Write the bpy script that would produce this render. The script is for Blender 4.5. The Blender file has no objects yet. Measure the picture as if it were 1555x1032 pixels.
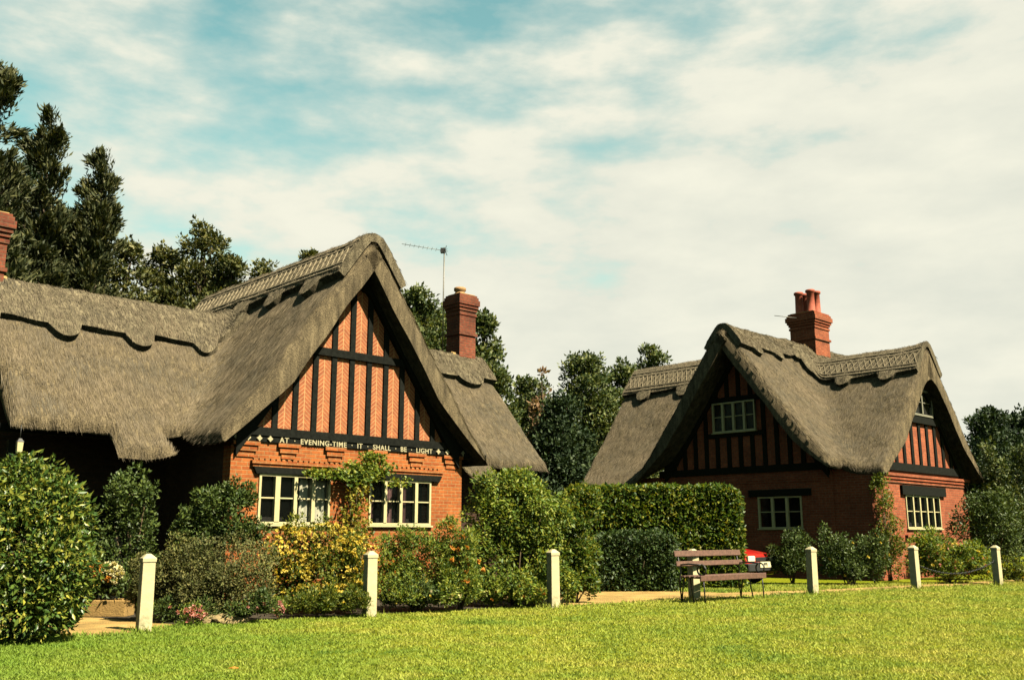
import bpy, bmesh, math, random
import numpy as np
from mathutils import Vector, Matrix, noise

R = math.radians
scene = bpy.context.scene
COL = scene.collection
rng = np.random.default_rng(7)
random.seed(7)

# ------------------------------------------------------------------ camera
F, W0, H0 = 1450.0, 1555.0, 1032.0
EYE = 1.3
TILT = math.atan(296 / F)
cam = bpy.data.cameras.new('camera')
cam.sensor_width = 36
cam.lens = F / W0 * 36
cam.clip_end = 2000
camo = bpy.data.objects.new('camera', cam)
COL.objects.link(camo)
camo.location = (0, 0, EYE)
camo.rotation_euler = (math.pi / 2 + TILT, 0, 0)
scene.camera = camo
CT, ST = math.cos(TILT), math.sin(TILT)


def xz(px, py, d):
    """world x and z of the sight line through a photo pixel, d metres away"""
    up = 516 - py
    fw = F * CT - up * ST
    return (px - 777.5) / fw * d, EYE + (F * ST + up * CT) / fw * d


# ------------------------------------------------------------------ node helpers
def new_mat(name):
    m = bpy.data.materials.new(name)
    m.use_nodes = True
    nt = m.node_tree
    return m, nt, nt.nodes['Principled BSDF'], nt.nodes['Material Output']


def N(nt, kind, **kw):
    n = nt.nodes.new('ShaderNode' + kind)
    for k, v in kw.items():
        if k in n.inputs:
            n.inputs[k].default_value = v
        else:
            setattr(n, k, v)
    return n


def L(nt, a, b):
    nt.links.new(a, b)


def ramp(nt, fac, stops):
    r = N(nt, 'ValToRGB')
    e = r.color_ramp.elements
    while len(e) < len(stops):
        e.new(0.5)
    for el, (p, c) in zip(e, stops):
        el.position = p
        el.color = (*c, 1) if len(c) == 3 else c
    L(nt, fac, r.inputs[0])
    return r.outputs[0]


def mixc(nt, fac, a, b, blend='MIX'):
    n = nt.nodes.new('ShaderNodeMix')
    n.data_type = 'RGBA'
    n.blend_type = blend
    for s, v in ((0, fac), (6, a), (7, b)):
        if hasattr(v, 'node'):
            L(nt, v, n.inputs[s])
        else:
            n.inputs[s].default_value = (*v, 1) if isinstance(v, tuple) and len(v) == 3 else v
    return n.outputs[2]


def math_(nt, op, a, b=None, clamp=False):
    n = nt.nodes.new('ShaderNodeMath')
    n.operation = op
    n.use_clamp = clamp
    for i, v in enumerate((a, b)):
        if v is None:
            continue
        if hasattr(v, 'node'):
            L(nt, v, n.inputs[i])
        else:
            n.inputs[i].default_value = v
    return n.outputs[0]


def noise_(nt, vec, scale, detail=4, rough=0.6):
    n = N(nt, 'TexNoise', Scale=scale, Detail=detail, Roughness=rough)
    if vec is not None:
        L(nt, vec, n.inputs['Vector'])
    return n.outputs[0]


def objco(nt):
    return N(nt, 'TexCoord').outputs['Object']


def bump(nt, h, bsdf, dist=0.02, strength=1.0):
    b = N(nt, 'Bump', Strength=strength, Distance=dist)
    L(nt, h, b.inputs['Height'])
    L(nt, b.outputs[0], bsdf.inputs['Normal'])


def m_plain(name, col, rough=0.7, var=0.25, scale=8.0, bmp=0.004, metal=0.0, coat=0.0):
    m, nt, b, o = new_mat(name)
    co = objco(nt)
    n = noise_(nt, co, scale, 6)
    lo = tuple(c * (1 - var) for c in col)
    hi = tuple(min(1, c * (1 + var)) for c in col)
    L(nt, ramp(nt, n, [(0.3, lo), (0.7, hi)]), b.inputs['Base Color'])
    b.inputs['Roughness'].default_value = rough
    b.inputs['Metallic'].default_value = metal
    b.inputs['Coat Weight'].default_value = coat
    if bmp:
        bump(nt, noise_(nt, co, scale * 5, 4), b, bmp)
    return m


def m_leaf(name, cols, rough=0.55, trans=0.34, gain=1.4):
    """leaves, each one a little different in colour"""
    m, nt, b, o = new_mat(name)
    g = N(nt, 'NewGeometry')
    rnd = g.outputs['Random Per Island']
    k = len(cols)
    c = ramp(nt, rnd, [(i / (k - 1), cc) for i, cc in enumerate(cols)])
    big = noise_(nt, objco(nt), 1.1, 2)
    c = mixc(nt, 1.0, c, ramp(nt, big, [(0.3, (0.74 * gain, 0.77 * gain, 0.76 * gain)), (0.7, (1.2 * gain, 1.15 * gain, 1.05 * gain))]), 'MULTIPLY')
    L(nt, c, b.inputs['Base Color'])
    b.inputs['Roughness'].default_value = rough
    b.inputs['Specular IOR Level'].default_value = 0.35
    t = N(nt, 'BsdfTranslucent')
    L(nt, mixc(nt, 1.0, c, (1.3, 1.25, 0.5), 'MULTIPLY'), t.inputs[0])
    mx = N(nt, 'MixShader')
    mx.inputs[0].default_value = trans
    L(nt, b.outputs[0], mx.inputs[1])
    L(nt, t.outputs[0], mx.inputs[2])
    L(nt, mx.outputs[0], o.inputs[0])
    return m


def m_thatch(name, dark, mid, light, weath=(0.1, 0.095, 0.07)):
    m, nt, b, o = new_mat(name)
    co = objco(nt)
    fine = noise_(nt, co, 34, 3, 0.8)
    med = noise_(nt, co, 9, 4, 0.65)
    big = noise_(nt, co, 0.55, 4, 0.6)
    mp = N(nt, 'Mapping')
    mp.inputs['Scale'].default_value = (1, 1, 0.22)
    L(nt, co, mp.inputs[0])
    streak = noise_(nt, mp.outputs[0], 7, 5, 0.6)
    f = math_(nt, 'ADD', math_(nt, 'MULTIPLY', fine, 0.55), math_(nt, 'MULTIPLY', streak, 0.45))
    c = ramp(nt, f, [(0.38, dark), (0.5, mid), (0.62, light)])
    c = mixc(nt, ramp(nt, big, [(0.4, (0, 0, 0)), (0.75, (0.6, 0.6, 0.6))]), c,
             mixc(nt, 0.6, c, weath))
    c = mixc(nt, 1.0, c, ramp(nt, med, [(0.25, (0.88, 0.88, 0.88)), (0.75, (1.1, 1.1, 1.08))]), 'MULTIPLY')
    L(nt, c, b.inputs['Base Color'])
    b.inputs['Roughness'].default_value = 0.95
    b.inputs['Specular IOR Level'].default_value = 0.1
    h = math_(nt, 'ADD', math_(nt, 'MULTIPLY', fine, 0.6), math_(nt, 'MULTIPLY', med, 0.35))
    bump(nt, h, b, 0.05, 0.9)
    return m


def m_brick(name, c1, c2, mortar, bw=0.23, rh=0.076, ms=0.009, dirt=0.35):
    m, nt, b, o = new_mat(name)
    uv = N(nt, 'TexCoord').outputs['UV']
    t = N(nt, 'TexBrick')
    t.inputs['Scale'].default_value = 1
    t.inputs['Brick Width'].default_value = bw
    t.inputs['Row Height'].default_value = rh
    t.inputs['Mortar Size'].default_value = ms
    t.inputs['Mortar Smooth'].default_value = 0.2
    t.inputs['Color1'].default_value = (*c1, 1)
    t.inputs['Color2'].default_value = (*c2, 1)
    t.inputs['Mortar'].default_value = (*mortar, 1)
    L(nt, uv, t.inputs['Vector'])
    co = objco(nt)
    n1 = noise_(nt, co, 1.3, 5, 0.65)
    n2 = noise_(nt, co, 14, 4, 0.6)
    c = mixc(nt, 1.0, t.outputs[0], ramp(nt, n1, [(0.3, (1 - dirt,) * 3), (0.7, (1.15, 1.12, 1.05))]), 'MULTIPLY')
    c = mixc(nt, 1.0, c, ramp(nt, n2, [(0.25, (0.7, 0.68, 0.68)), (0.75, (1.25, 1.25, 1.2))]), 'MULTIPLY')
    L(nt, c, b.inputs['Base Color'])
    b.inputs['Roughness'].default_value = 0.9
    b.inputs['Specular IOR Level'].default_value = 0.2
    h = math_(nt, 'SUBTRACT', math_(nt, 'MULTIPLY', n2, 0.3), t.outputs['Fac'])
    bump(nt, h, b, 0.012)
    return m


def m_chevron(name, pitch, c1, c2, mortar):
    """brick nogging laid in a chevron between the studs"""
    m, nt, b, o = new_mat(name)
    uv = N(nt, 'TexCoord').outputs['UV']
    sp = N(nt, 'SeparateXYZ')
    L(nt, uv, sp.inputs[0])
    fx = math_(nt, 'FRACT', math_(nt, 'DIVIDE', sp.outputs[0], pitch))
    dx = math_(nt, 'MULTIPLY', math_(nt, 'ABSOLUTE', math_(nt, 'SUBTRACT', fx, 0.5)), pitch)
    y = math_(nt, 'SUBTRACT', sp.outputs[1], math_(nt, 'MULTIPLY', dx, -0.85))
    row = math_(nt, 'DIVIDE', y, 0.086)
    fy = math_(nt, 'FRACT', row)
    line = math_(nt, 'LESS_THAN', fy, 0.2)
    mid = math_(nt, 'LESS_THAN', dx, 0.011)
    mk = math_(nt, 'MAXIMUM', line, mid)
    idx = math_(nt, 'FLOOR', row)
    wn = N(nt, 'TexWhiteNoise')
    cb = N(nt, 'CombineXYZ')
    L(nt, idx, cb.inputs[0])
    L(nt, math_(nt, 'FLOOR', math_(nt, 'DIVIDE', sp.outputs[0], pitch * 0.5)), cb.inputs[1])
    L(nt, cb.outputs[0], wn.inputs['Vector'])
    c = mixc(nt, wn.outputs['Value'], c1, c2)
    c = mixc(nt, mk, c, mortar)
    n2 = noise_(nt, objco(nt), 11, 5, 0.65)
    c = mixc(nt, 1.0, c, ramp(nt, n2, [(0.25, (0.72, 0.7, 0.7)), (0.75, (1.22, 1.2, 1.15))]), 'MULTIPLY')
    L(nt, c, b.inputs['Base Color'])
    b.inputs['Roughness'].default_value = 0.9
    bump(nt, math_(nt, 'SUBTRACT', n2, mk), b, 0.008)
    return m


# ------------------------------------------------------------------ materials
M = {}
M['thatch'] = m_thatch('weathered_thatch', (0.04, 0.032, 0.02), (0.118, 0.092, 0.055), (0.25, 0.195, 0.115), (0.095, 0.08, 0.056))
M['thatch_ridge'] = m_thatch('ridge_thatch', (0.04, 0.034, 0.022), (0.125, 0.103, 0.066), (0.27, 0.225, 0.145), (0.11, 0.095, 0.068))
M['reed'] = m_leaf('reed_straw', [(0.1, 0.08, 0.056), (0.135, 0.108, 0.075), (0.165, 0.133, 0.092), (0.205, 0.166, 0.115)], 0.9, 0.1, gain=1.0)
M['spar'] = m_plain('hazel_spar', (0.21, 0.17, 0.105), 0.9, 0.4, 20)
M['brick_a'] = m_brick('orange_brick', (0.39, 0.122, 0.034), (0.3, 0.08, 0.024), (0.38, 0.2, 0.085))
M['brick_b'] = m_brick('red_brick', (0.38, 0.106, 0.05), (0.28, 0.07, 0.034), (0.3, 0.15, 0.09))
M['brick_shade'] = m_brick('shade_darkened_brick', (0.085, 0.045, 0.032), (0.055, 0.032, 0.025), (0.06, 0.043, 0.034), dirt=0.5)  # darker copy of the brick; eave and side shade painted into its colour
M['brick_dark'] = m_brick('sooty_brick', (0.28, 0.08, 0.044), (0.17, 0.052, 0.033), (0.2, 0.11, 0.07), dirt=0.5)
M['chevron'] = m_chevron('chevron_brick', 0.4385, (0.35, 0.114, 0.042), (0.27, 0.078, 0.03), (0.46, 0.25, 0.11))
M['plaster_b'] = m_brick('panel_brick', (0.38, 0.11, 0.052), (0.31, 0.085, 0.042), (0.3, 0.135, 0.08), dirt=0.3)
M['timber'] = m_plain('black_timber', (0.0085, 0.0095, 0.0075), 0.9, 0.5, 14)
M['timber'].node_tree.nodes['Principled BSDF'].inputs['Specular IOR Level'].default_value = 0.12
M['cream'] = m_plain('cream_paint', (0.5, 0.44, 0.235), 0.5, 0.1, 18, 0.002)
M['letter'] = m_plain('letter_paint', (0.4, 0.35, 0.21), 0.5, 0.1, 18, 0.0)
M['post'] = m_plain('post_paint', (0.5, 0.435, 0.25), 0.6, 0.14, 9, 0.004)
_m = M['post'].node_tree
_b = _m.nodes['Principled BSDF']
_src = _b.inputs['Base Color'].links[0].from_socket
_co = objco(_m)
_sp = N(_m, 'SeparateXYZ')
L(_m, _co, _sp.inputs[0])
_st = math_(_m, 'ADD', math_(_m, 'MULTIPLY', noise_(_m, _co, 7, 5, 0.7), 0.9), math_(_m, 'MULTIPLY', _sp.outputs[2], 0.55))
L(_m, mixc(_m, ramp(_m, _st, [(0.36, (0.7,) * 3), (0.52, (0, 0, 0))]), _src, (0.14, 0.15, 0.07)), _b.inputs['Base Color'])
M['grey_paint'] = m_plain('grey_paint', (0.2, 0.19, 0.14), 0.6, 0.2, 18, 0.002)
M['clay'] = m_plain('chimney_clay', (0.36, 0.085, 0.045), 0.8, 0.3, 9)
M['buff'] = m_plain('buff_clay', (0.36, 0.2, 0.08), 0.8, 0.25, 9)
M['mortar'] = m_plain('lime_flashing', (0.55, 0.34, 0.13), 0.9, 0.25, 12)
M['iron'] = m_plain('black_iron', (0.02, 0.02, 0.02), 0.5, 0.3, 20, 0.002)
M['alu'] = m_plain('dull_metal', (0.16, 0.15, 0.13), 0.5, 0.2, 20, 0.0, 0.6)
M['slat'] = m_plain('bench_wood', (0.12, 0.06, 0.04), 0.65, 0.35, 16, 0.004)
M['carred'] = m_plain('red_car_paint', (0.5, 0.02, 0.014), 0.3, 0.06, 5, 0.0, 0, 0.6)
M['rubber'] = m_plain('black_rubber', (0.02, 0.02, 0.02), 0.8, 0.2, 20)
M['lamp_glass'] = m_plain('headlight_glass', (0.75, 0.7, 0.5), 0.15, 0.1, 30, 0.002)
M['plate'] = m_plain('number_plate', (0.75, 0.7, 0.42), 0.5, 0.05, 10, 0)
M['bark'] = m_plain('bark', (0.07, 0.05, 0.032), 0.95, 0.45, 9, 0.02)
M['twig'] = m_plain('twig', (0.085, 0.06, 0.03), 0.95, 0.4, 12, 0.0)
M['stone'] = m_plain('rockery_stone', (0.27, 0.2, 0.09), 0.9, 0.35, 6, 0.02)
M['trough'] = m_plain('stone_trough', (0.36, 0.22, 0.07), 0.9, 0.2, 7, 0.01)
M['curtain'] = m_plain('net_curtain', (0.8, 0.77, 0.62), 0.9, 0.12, 14, 0.0)
M['pinkcurtain'] = m_plain('mauve_curtain', (0.3, 0.16, 0.17), 0.9, 0.3, 14, 0.0)
M['soil'] = m_plain('garden_soil', (0.05, 0.036, 0.02), 1.0, 0.4, 14, 0.03)


def m_glass():
    m, nt, b, o = new_mat('window_glass')
    b.inputs['Base Color'].default_value = (0.012, 0.014, 0.013, 1)
    b.inputs['Roughness'].default_value = 0.06
    bump(nt, noise_(nt, objco(nt), 3, 2), b, 0.012, 0.5)
    tr = N(nt, 'BsdfTransparent')
    tr.inputs[0].default_value = (0.97, 0.97, 0.95, 1)
    mx = N(nt, 'MixShader')
    mx.inputs[0].default_value = 0.88
    L(nt, b.outputs[0], mx.inputs[1])
    L(nt, tr.outputs[0], mx.inputs[2])
    L(nt, mx.outputs[0], o.inputs[0])
    return m


M['glass'] = m_glass()
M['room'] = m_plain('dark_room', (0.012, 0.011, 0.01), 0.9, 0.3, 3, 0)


def green_left(nt, co):
    """greener, darker turf towards the big laurel hedge"""
    s_ = N(nt, 'SeparateXYZ')
    L(nt, co, s_.inputs[0])
    v = math_(nt, 'ADD', s_.outputs[0], math_(nt, 'MULTIPLY', noise_(nt, co, 0.35, 4, 0.65), 7.0))
    v = math_(nt, 'ADD', v, math_(nt, 'MULTIPLY', s_.outputs[1], 0.35))
    r_ = N(nt, 'MapRange')
    L(nt, v, r_.inputs[0])
    r_.inputs[1].default_value, r_.inputs[2].default_value = 2.2, 7.0
    r_.inputs[3].default_value, r_.inputs[4].default_value = 0.8, 0.0
    return r_.outputs[0]


def m_lawn():
    m, nt, b, o = new_mat('lawn_turf')
    co = objco(nt)
    big = noise_(nt, co, 0.28, 4, 0.6)
    md = noise_(nt, co, 1.6, 5, 0.7)
    fn = noise_(nt, co, 55, 4, 0.7)
    c = ramp(nt, big, [(0.3, (0.1, 0.15, 0.01)), (0.5, (0.2, 0.22, 0.01)), (0.7, (0.27, 0.24, 0.012))])
    c2 = ramp(nt, md, [(0.3, (0.09, 0.15, 0.012)), (0.55, (0.21, 0.235, 0.012)), (0.75, (0.32, 0.27, 0.02))])
    c = mixc(nt, 0.5, c, c2)
    c = mixc(nt, green_left(nt, co), c, (0.085, 0.16, 0.012))
    c = mixc(nt, 1.0, c, ramp(nt, fn, [(0.3, (0.55, 0.6, 0.5)), (0.7, (1.35, 1.3, 1.3))]), 'MULTIPLY')
    L(nt, c, b.inputs['Base Color'])
    b.inputs['Roughness'].default_value = 1
    b.inputs['Specular IOR Level'].default_value = 0.05
    bump(nt, math_(nt, 'ADD', fn, math_(nt, 'MULTIPLY', md, 1.2)), b, 0.03)
    return m


def m_blade():
    m, nt, b, o = new_mat('grass_blade')
    g = N(nt, 'NewGeometry')
    co = objco(nt)
    big = noise_(nt, co, 0.28, 4, 0.6)
    md = noise_(nt, co, 1.3, 6, 0.72)
    c = ramp(nt, math_(nt, 'ADD', math_(nt, 'MULTIPLY', big, 0.45), math_(nt, 'MULTIPLY', md, 0.55)),
             [(0.38, (0.17, 0.275, 0.04)), (0.485, (0.345, 0.405, 0.055)), (0.6, (0.49, 0.46, 0.085))])
    c = mixc(nt, green_left(nt, co), c, (0.16, 0.285, 0.035))
    v = ramp(nt, g.outputs['Random Per Island'], [(0, (0.76, 0.8, 0.75)), (0.75, (1.05, 1.04, 1)), (1, (1.2, 1.14, 1.15))])
    c = mixc(nt, 1.0, c, v, 'MULTIPLY')
    L(nt, c, b.inputs['Base Color'])
    b.inputs['Roughness'].default_value = 0.6
    b.inputs['Specular IOR Level'].default_value = 0.2
    t = N(nt, 'BsdfTranslucent')
    L(nt, c, t.inputs[0])
    mx = N(nt, 'MixShader')
    mx.inputs[0].default_value = 0.35
    L(nt, b.outputs[0], mx.inputs[1])
    L(nt, t.outputs[0], mx.inputs[2])
    L(nt, mx.outputs[0], o.inputs[0])
    return m


def m_gravel(name, a, b_, c_):
    m, nt, b, o = new_mat(name)
    co = objco(nt)
    n1 = noise_(nt, co, 1.2, 5, 0.6)
    v = N(nt, 'TexVoronoi', Scale=38)
    L(nt, co, v.inputs['Vector'])
    f = noise_(nt, co, 60, 3, 0.7)
    c = ramp(nt, n1, [(0.3, a), (0.5, b_), (0.72, c_)])
    c = mixc(nt, 1.0, c, ramp(nt, f, [(0.25, (0.6, 0.58, 0.55)), (0.75, (1.3, 1.3, 1.3))]), 'MULTIPLY')
    L(nt, c, b.inputs['Base Color'])
    b.inputs['Roughness'].default_value = 0.95
    bump(nt, math_(nt, 'ADD', v.outputs[0], f), b, 0.012)
    return m


M['lawn'] = m_lawn()
M['blade'] = m_blade()
M['gravel'] = m_gravel('sandy_gravel', (0.24, 0.155, 0.045), (0.38, 0.24, 0.07), (0.52, 0.35, 0.115))

M['laurel'] = m_leaf('laurel_leaf', [(0.02, 0.045, 0.01), (0.045, 0.085, 0.016), (0.09, 0.125, 0.02), (0.24, 0.23, 0.035)], 0.35, 0.15)
M['hedge'] = m_leaf('hedge_leaf', [(0.028, 0.06, 0.012), (0.06, 0.105, 0.018), (0.1, 0.14, 0.02), (0.22, 0.2, 0.03)], 0.45)
M['dkhedge'] = m_leaf('dark_hedge_leaf', [(0.016, 0.034, 0.01), (0.03, 0.055, 0.013), (0.05, 0.075, 0.016)], 0.5, 0.15)
M['bush'] = m_leaf('bush_leaf', [(0.04, 0.08, 0.016), (0.095, 0.15, 0.026), (0.16, 0.2, 0.03), (0.26, 0.26, 0.04)], 0.5)
M['dkbush'] = m_leaf('dark_bush_leaf', [(0.024, 0.044, 0.011), (0.045, 0.07, 0.015), (0.08, 0.105, 0.022)], 0.5, 0.15)
M['brown'] = m_leaf('russet_leaf', [(0.04, 0.046, 0.016), (0.085, 0.09, 0.03), (0.15, 0.135, 0.045), (0.075, 0.1, 0.024)], 0.7, 0.2)
M['ylbush'] = m_leaf('yellow_green_leaf', [(0.035, 0.06, 0.01), (0.08, 0.11, 0.016), (0.17, 0.175, 0.022)], 0.5)
M['vine'] = m_leaf('vine_leaf', [(0.06, 0.1, 0.015), (0.15, 0.16, 0.02), (0.28, 0.2, 0.03), (0.1, 0.14, 0.02)], 0.5)
M['yew'] = m_leaf('conifer_spray', [(0.014, 0.02, 0.008), (0.028, 0.036, 0.013), (0.05, 0.056, 0.02), (0.1, 0.098, 0.04)], 0.6, 0.1)
M['tree'] = m_leaf('tree_leaf', [(0.024, 0.034, 0.011), (0.048, 0.058, 0.017), (0.085, 0.09, 0.028), (0.15, 0.14, 0.05)], 0.55, 0.2)
M['tree2'] = m_leaf('mid_tree_leaf', [(0.022, 0.04, 0.014), (0.045, 0.068, 0.02), (0.08, 0.1, 0.03), (0.14, 0.15, 0.05)], 0.55, 0.2)
M['tree3'] = m_leaf('dark_tree_leaf', [(0.012, 0.026, 0.012), (0.022, 0.04, 0.016), (0.04, 0.06, 0.02)], 0.6, 0.12)
M['copper'] = m_leaf('copper_leaf', [(0.12, 0.07, 0.04), (0.2, 0.12, 0.07), (0.14, 0.1, 0.04)], 0.6, 0.2)
M['fl_yellow'] = m_leaf('yellow_petal', [(0.65, 0.47, 0.05), (0.78, 0.62, 0.14), (0.74, 0.55, 0.08)], 0.6, gain=1.05)
M['fl_orange'] = m_leaf('orange_petal', [(0.6, 0.2, 0.03), (0.7, 0.3, 0.05), (0.65, 0.25, 0.04)], 0.6, gain=1.05)
M['fl_pink'] = m_leaf('pink_petal', [(0.6, 0.2, 0.18), (0.7, 0.35, 0.3), (0.5, 0.12, 0.12)], 0.6, gain=1.05)
M['fl_cream'] = m_leaf('cream_petal', [(0.75, 0.65, 0.3), (0.8, 0.72, 0.4), (0.8, 0.7, 0.45)], 0.6, gain=1.05)
M['fl_red'] = m_leaf('red_petal', [(0.6, 0.08, 0.03), (0.7, 0.14, 0.03), (0.65, 0.1, 0.04)], 0.6, gain=1.05)


# ------------------------------------------------------------------ object helpers
def tag(o, label=None, cat=None, group=None, kind=None):
    for k, v in (('label', label), ('category', cat), ('group', group), ('kind', kind)):
        if v:
            o[k] = v
    return o


def empty(name, loc, rz=0.0):
    o = bpy.data.objects.new(name, None)
    COL.objects.link(o)
    o.location = loc
    o.rotation_euler = (0, 0, rz)
    o.empty_display_size = 0.3
    return o


def link(name, me, parent=None, mats=()):
    for m in mats:
        me.materials.append(m)
    o = bpy.data.objects.new(name, me)
    COL.objects.link(o)
    if parent is not None:
        o.parent = parent
    return o


def box_uv(me):
    nl = len(me.loops)
    if nl == 0:
        return
    uvl = me.uv_layers.new(name='UVMap')
    co = np.empty(len(me.vertices) * 3, np.float32)
    me.vertices.foreach_get('co', co)
    co = co.reshape(-1, 3)
    vi = np.empty(nl, np.int32)
    me.loops.foreach_get('vertex_index', vi)
    tot = np.empty(len(me.polygons), np.int32)
    me.polygons.foreach_get('loop_total', tot)
    nr = np.empty(len(me.polygons) * 3, np.float32)
    me.polygons.foreach_get('normal', nr)
    nr = np.abs(nr.reshape(-1, 3))
    ax = np.repeat(np.argmax(nr, axis=1), tot)
    p = co[vi]
    uv = np.stack([np.where(ax == 0, p[:, 1], p[:, 0]), np.where(ax == 2, p[:, 1], p[:, 2])], 1)
    uvl.data.foreach_set('uv', uv.astype(np.float32).ravel())


class MB:
    """collects simple closed shapes; build() links them as one mesh object"""

    def __init__(self, off=(0, 0, 0), tf=None):
        self.v, self.f, self.mi, self.sm = [], [], [], []
        self.off = off
        self.tf = tf

    def add(self, vs, fs, mi=0, smooth=False):
        b = len(self.v)
        for p in vs:
            if self.tf:
                p = self.tf(*p)
            self.v.append((p[0] - self.off[0], p[1] - self.off[1], p[2] - self.off[2]))
        for f in fs:
            self.f.append([b + i for i in f])
            self.mi.append(mi)
            self.sm.append(smooth)

    def box(self, x0, x1, y0, y1, z0, z1, mi=0, bev=0.0):
        if bev <= 0:
            vs = [(x, y, z) for z in (z0, z1) for y in (y0, y1) for x in (x0, x1)]
            self.add(vs, [(0, 2, 3, 1), (4, 5, 7, 6), (0, 1, 5, 4), (2, 6, 7, 3), (0, 4, 6, 2), (1, 3, 7, 5)], mi)
        else:
            b = min(bev, (x1 - x0) / 2.2, (y1 - y0) / 2.2, (z1 - z0) / 2.2)
            rings = []
            for z, i in ((z0, b), (z0 + b, 0), (z1 - b, 0), (z1, b)):
                c = b + i * 0.999 if i else b
                e = i
                rings.append([(x0 + c, y0 + e, z), (x1 - c, y0 + e, z), (x1 - e, y0 + c, z), (x1 - e, y1 - c, z),
                              (x1 - c, y1 - e, z), (x0 + c, y1 - e, z), (x0 + e, y1 - c, z), (x0 + e, y0 + c, z)])
            self.loft(rings, mi)

    def loft(self, rings, mi=0, smooth=False, closed_ends=True):
        n = len(rings[0])
        vs = [p for r in rings for p in r]
        fs = []
        for k in range(len(rings) - 1):
            for i in range(n):
                j = (i + 1) % n
                fs.append((k * n + i, k * n + j, (k + 1) * n + j, (k + 1) * n + i))
        if closed_ends:
            fs.append(tuple(range(n))[::-1])
            fs.append(tuple((len(rings) - 1) * n + i for i in range(n)))
        self.add(vs, fs, mi, smooth)

    def tube(self, pts, rad, sides=6, mi=0, smooth=True):
        pts = [Vector(p) for p in pts]
        if not hasattr(rad, '__len__'):
            rad = [rad] * len(pts)
        rings = []
        for i, p in enumerate(pts):
            d = (pts[min(i + 1, len(pts) - 1)] - pts[max(i - 1, 0)]).normalized()
            a = d.cross(Vector((0, 0, 1)) if abs(d.z) < 0.9 else Vector((1, 0, 0))).normalized()
            b = d.cross(a)
            rings.append([tuple(p + (a * math.cos(t) + b * math.sin(t)) * rad[i])
                          for t in [2 * math.pi * k / sides for k in range(sides)]])
        self.loft(rings, mi, smooth)

    def lathe(self, c, prof, sides=14, mi=0, smooth=True):
        rings = [[(c[0] + r * math.cos(2 * math.pi * k / sides), c[1] + r * math.sin(2 * math.pi * k / sides), c[2] + z)
                  for k in range(sides)] for r, z in prof]
        self.loft(rings, mi, smooth)

    def prism(self, poly, y0, y1, mi=0):
        """poly: list of (x, z); extruded between y0 and y1"""
        n = len(poly)
        vs = [(x, y0, z) for x, z in poly] + [(x, y1, z) for x, z in poly]
        fs = [tuple(range(n)), tuple(range(2 * n - 1, n - 1, -1))]
        fs += [(i, n + i, n + (i + 1) % n, (i + 1) % n) for i in range(n)]
        self.add(vs, fs, mi)

    def build(self, name, mats, parent=None, recalc=True, bevel=0.0):
        if not isinstance(mats, (list, tuple)):
            mats = [mats]
        me = bpy.data.meshes.new(name)
        me.from_pydata(self.v, [], self.f)
        me.polygons.foreach_set('material_index', self.mi)
        me.polygons.foreach_set('use_smooth', self.sm)
        if recalc:
            bm = bmesh.new()
            bm.from_mesh(me)
            bmesh.ops.recalc_face_normals(bm, faces=bm.faces)
            bm.to_mesh(me)
            bm.free()
        me.update()
        box_uv(me)
        o = link(name, me, parent, mats)
        if bevel:
            md = o.modifiers.new('bevel', 'BEVEL')
            md.width = bevel
            md.segments = 2
            md.limit_method = 'ANGLE'
        return o


def fast_mesh(name, V, Fq, mats, parent=None, mi=None, smooth=False):
    """V (n,3) and faces (m,k) from numpy arrays"""
    me = bpy.data.meshes.new(name)
    V = np.asarray(V, np.float32)
    Fq = np.asarray(Fq, np.int32)
    m, k = Fq.shape
    me.vertices.add(len(V))
    me.vertices.foreach_set('co', V.ravel())
    me.loops.add(m * k)
    me.loops.foreach_set('vertex_index', Fq.ravel())
    me.polygons.add(m)
    me.polygons.foreach_set('loop_start', np.arange(0, m * k, k, dtype=np.int32))
    if mi is not None:
        me.polygons.foreach_set('material_index', mi)
    if smooth:
        me.polygons.foreach_set('use_smooth', np.ones(m, bool))
    me.update(calc_edges=True)
    me.validate()
    return link(name, me, parent, mats)


# ------------------------------------------------------------------ leaves
def unit(a):
    return a / np.maximum(np.linalg.norm(a, axis=1, keepdims=True), 1e-6)


def leaf_arrays(P, D, S_, ln, wd, fold=0.25):
    n = len(P)
    D = unit(D)
    S_ = unit(S_ - D * np.sum(S_ * D, 1, keepdims=True))
    Nn = np.cross(D, S_)
    ln = np.broadcast_to(ln, (n,))[:, None]
    wd = np.broadcast_to(wd, (n,))[:, None]
    lift = Nn * wd * fold
    V = np.stack([P, P + D * ln * 0.45 + S_ * wd * 0.5 + lift, P + D * ln, P + D * ln * 0.45 - S_ * wd * 0.5 + lift], 1)
    base = np.arange(n)[:, None] * 4
    # split along the midrib so the two halves fold
    Fq = np.concatenate([base + np.array([[0, 1, 2]]), base + np.array([[0, 2, 3]])], 0)
    return V.reshape(-1, 3), Fq


def blob_leaves(blobs, n, ln, wd, shell=0.5, droop=0.0, up=0.3, outward=0.7, squash=None):
    """leaf positions and directions spread through ellipsoid clumps [(x,y,z,rx,ry,rz), ...]"""
    B = np.array(blobs, float)
    wgt = (B[:, 3] * B[:, 4] * B[:, 5]) ** 0.66
    idx = rng.choice(len(B), n, p=wgt / wgt.sum())
    d = unit(rng.normal(size=(n, 3)))
    r = shell + (1 - shell) * rng.random(n) ** 0.6
    r *= 1 + 0.13 * np.clip(rng.normal(size=n), -1, 1.6) * (rng.random(n) < 0.35)
    P = B[idx, :3] + d * B[idx, 3:6] * r[:, None]
    D = d * outward + rng.normal(size=(n, 3)) * 0.55
    D[:, 2] += up - droop
    S_ = rng.normal(size=(n, 3))
    S_ += np.cross(D, np.array([0, 0, 1.0])) * 1.2
    k = 0.5 + 0.9 * rng.random(n) ** 1.4
    return P, D, S_, ln * k, wd * k


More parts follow.
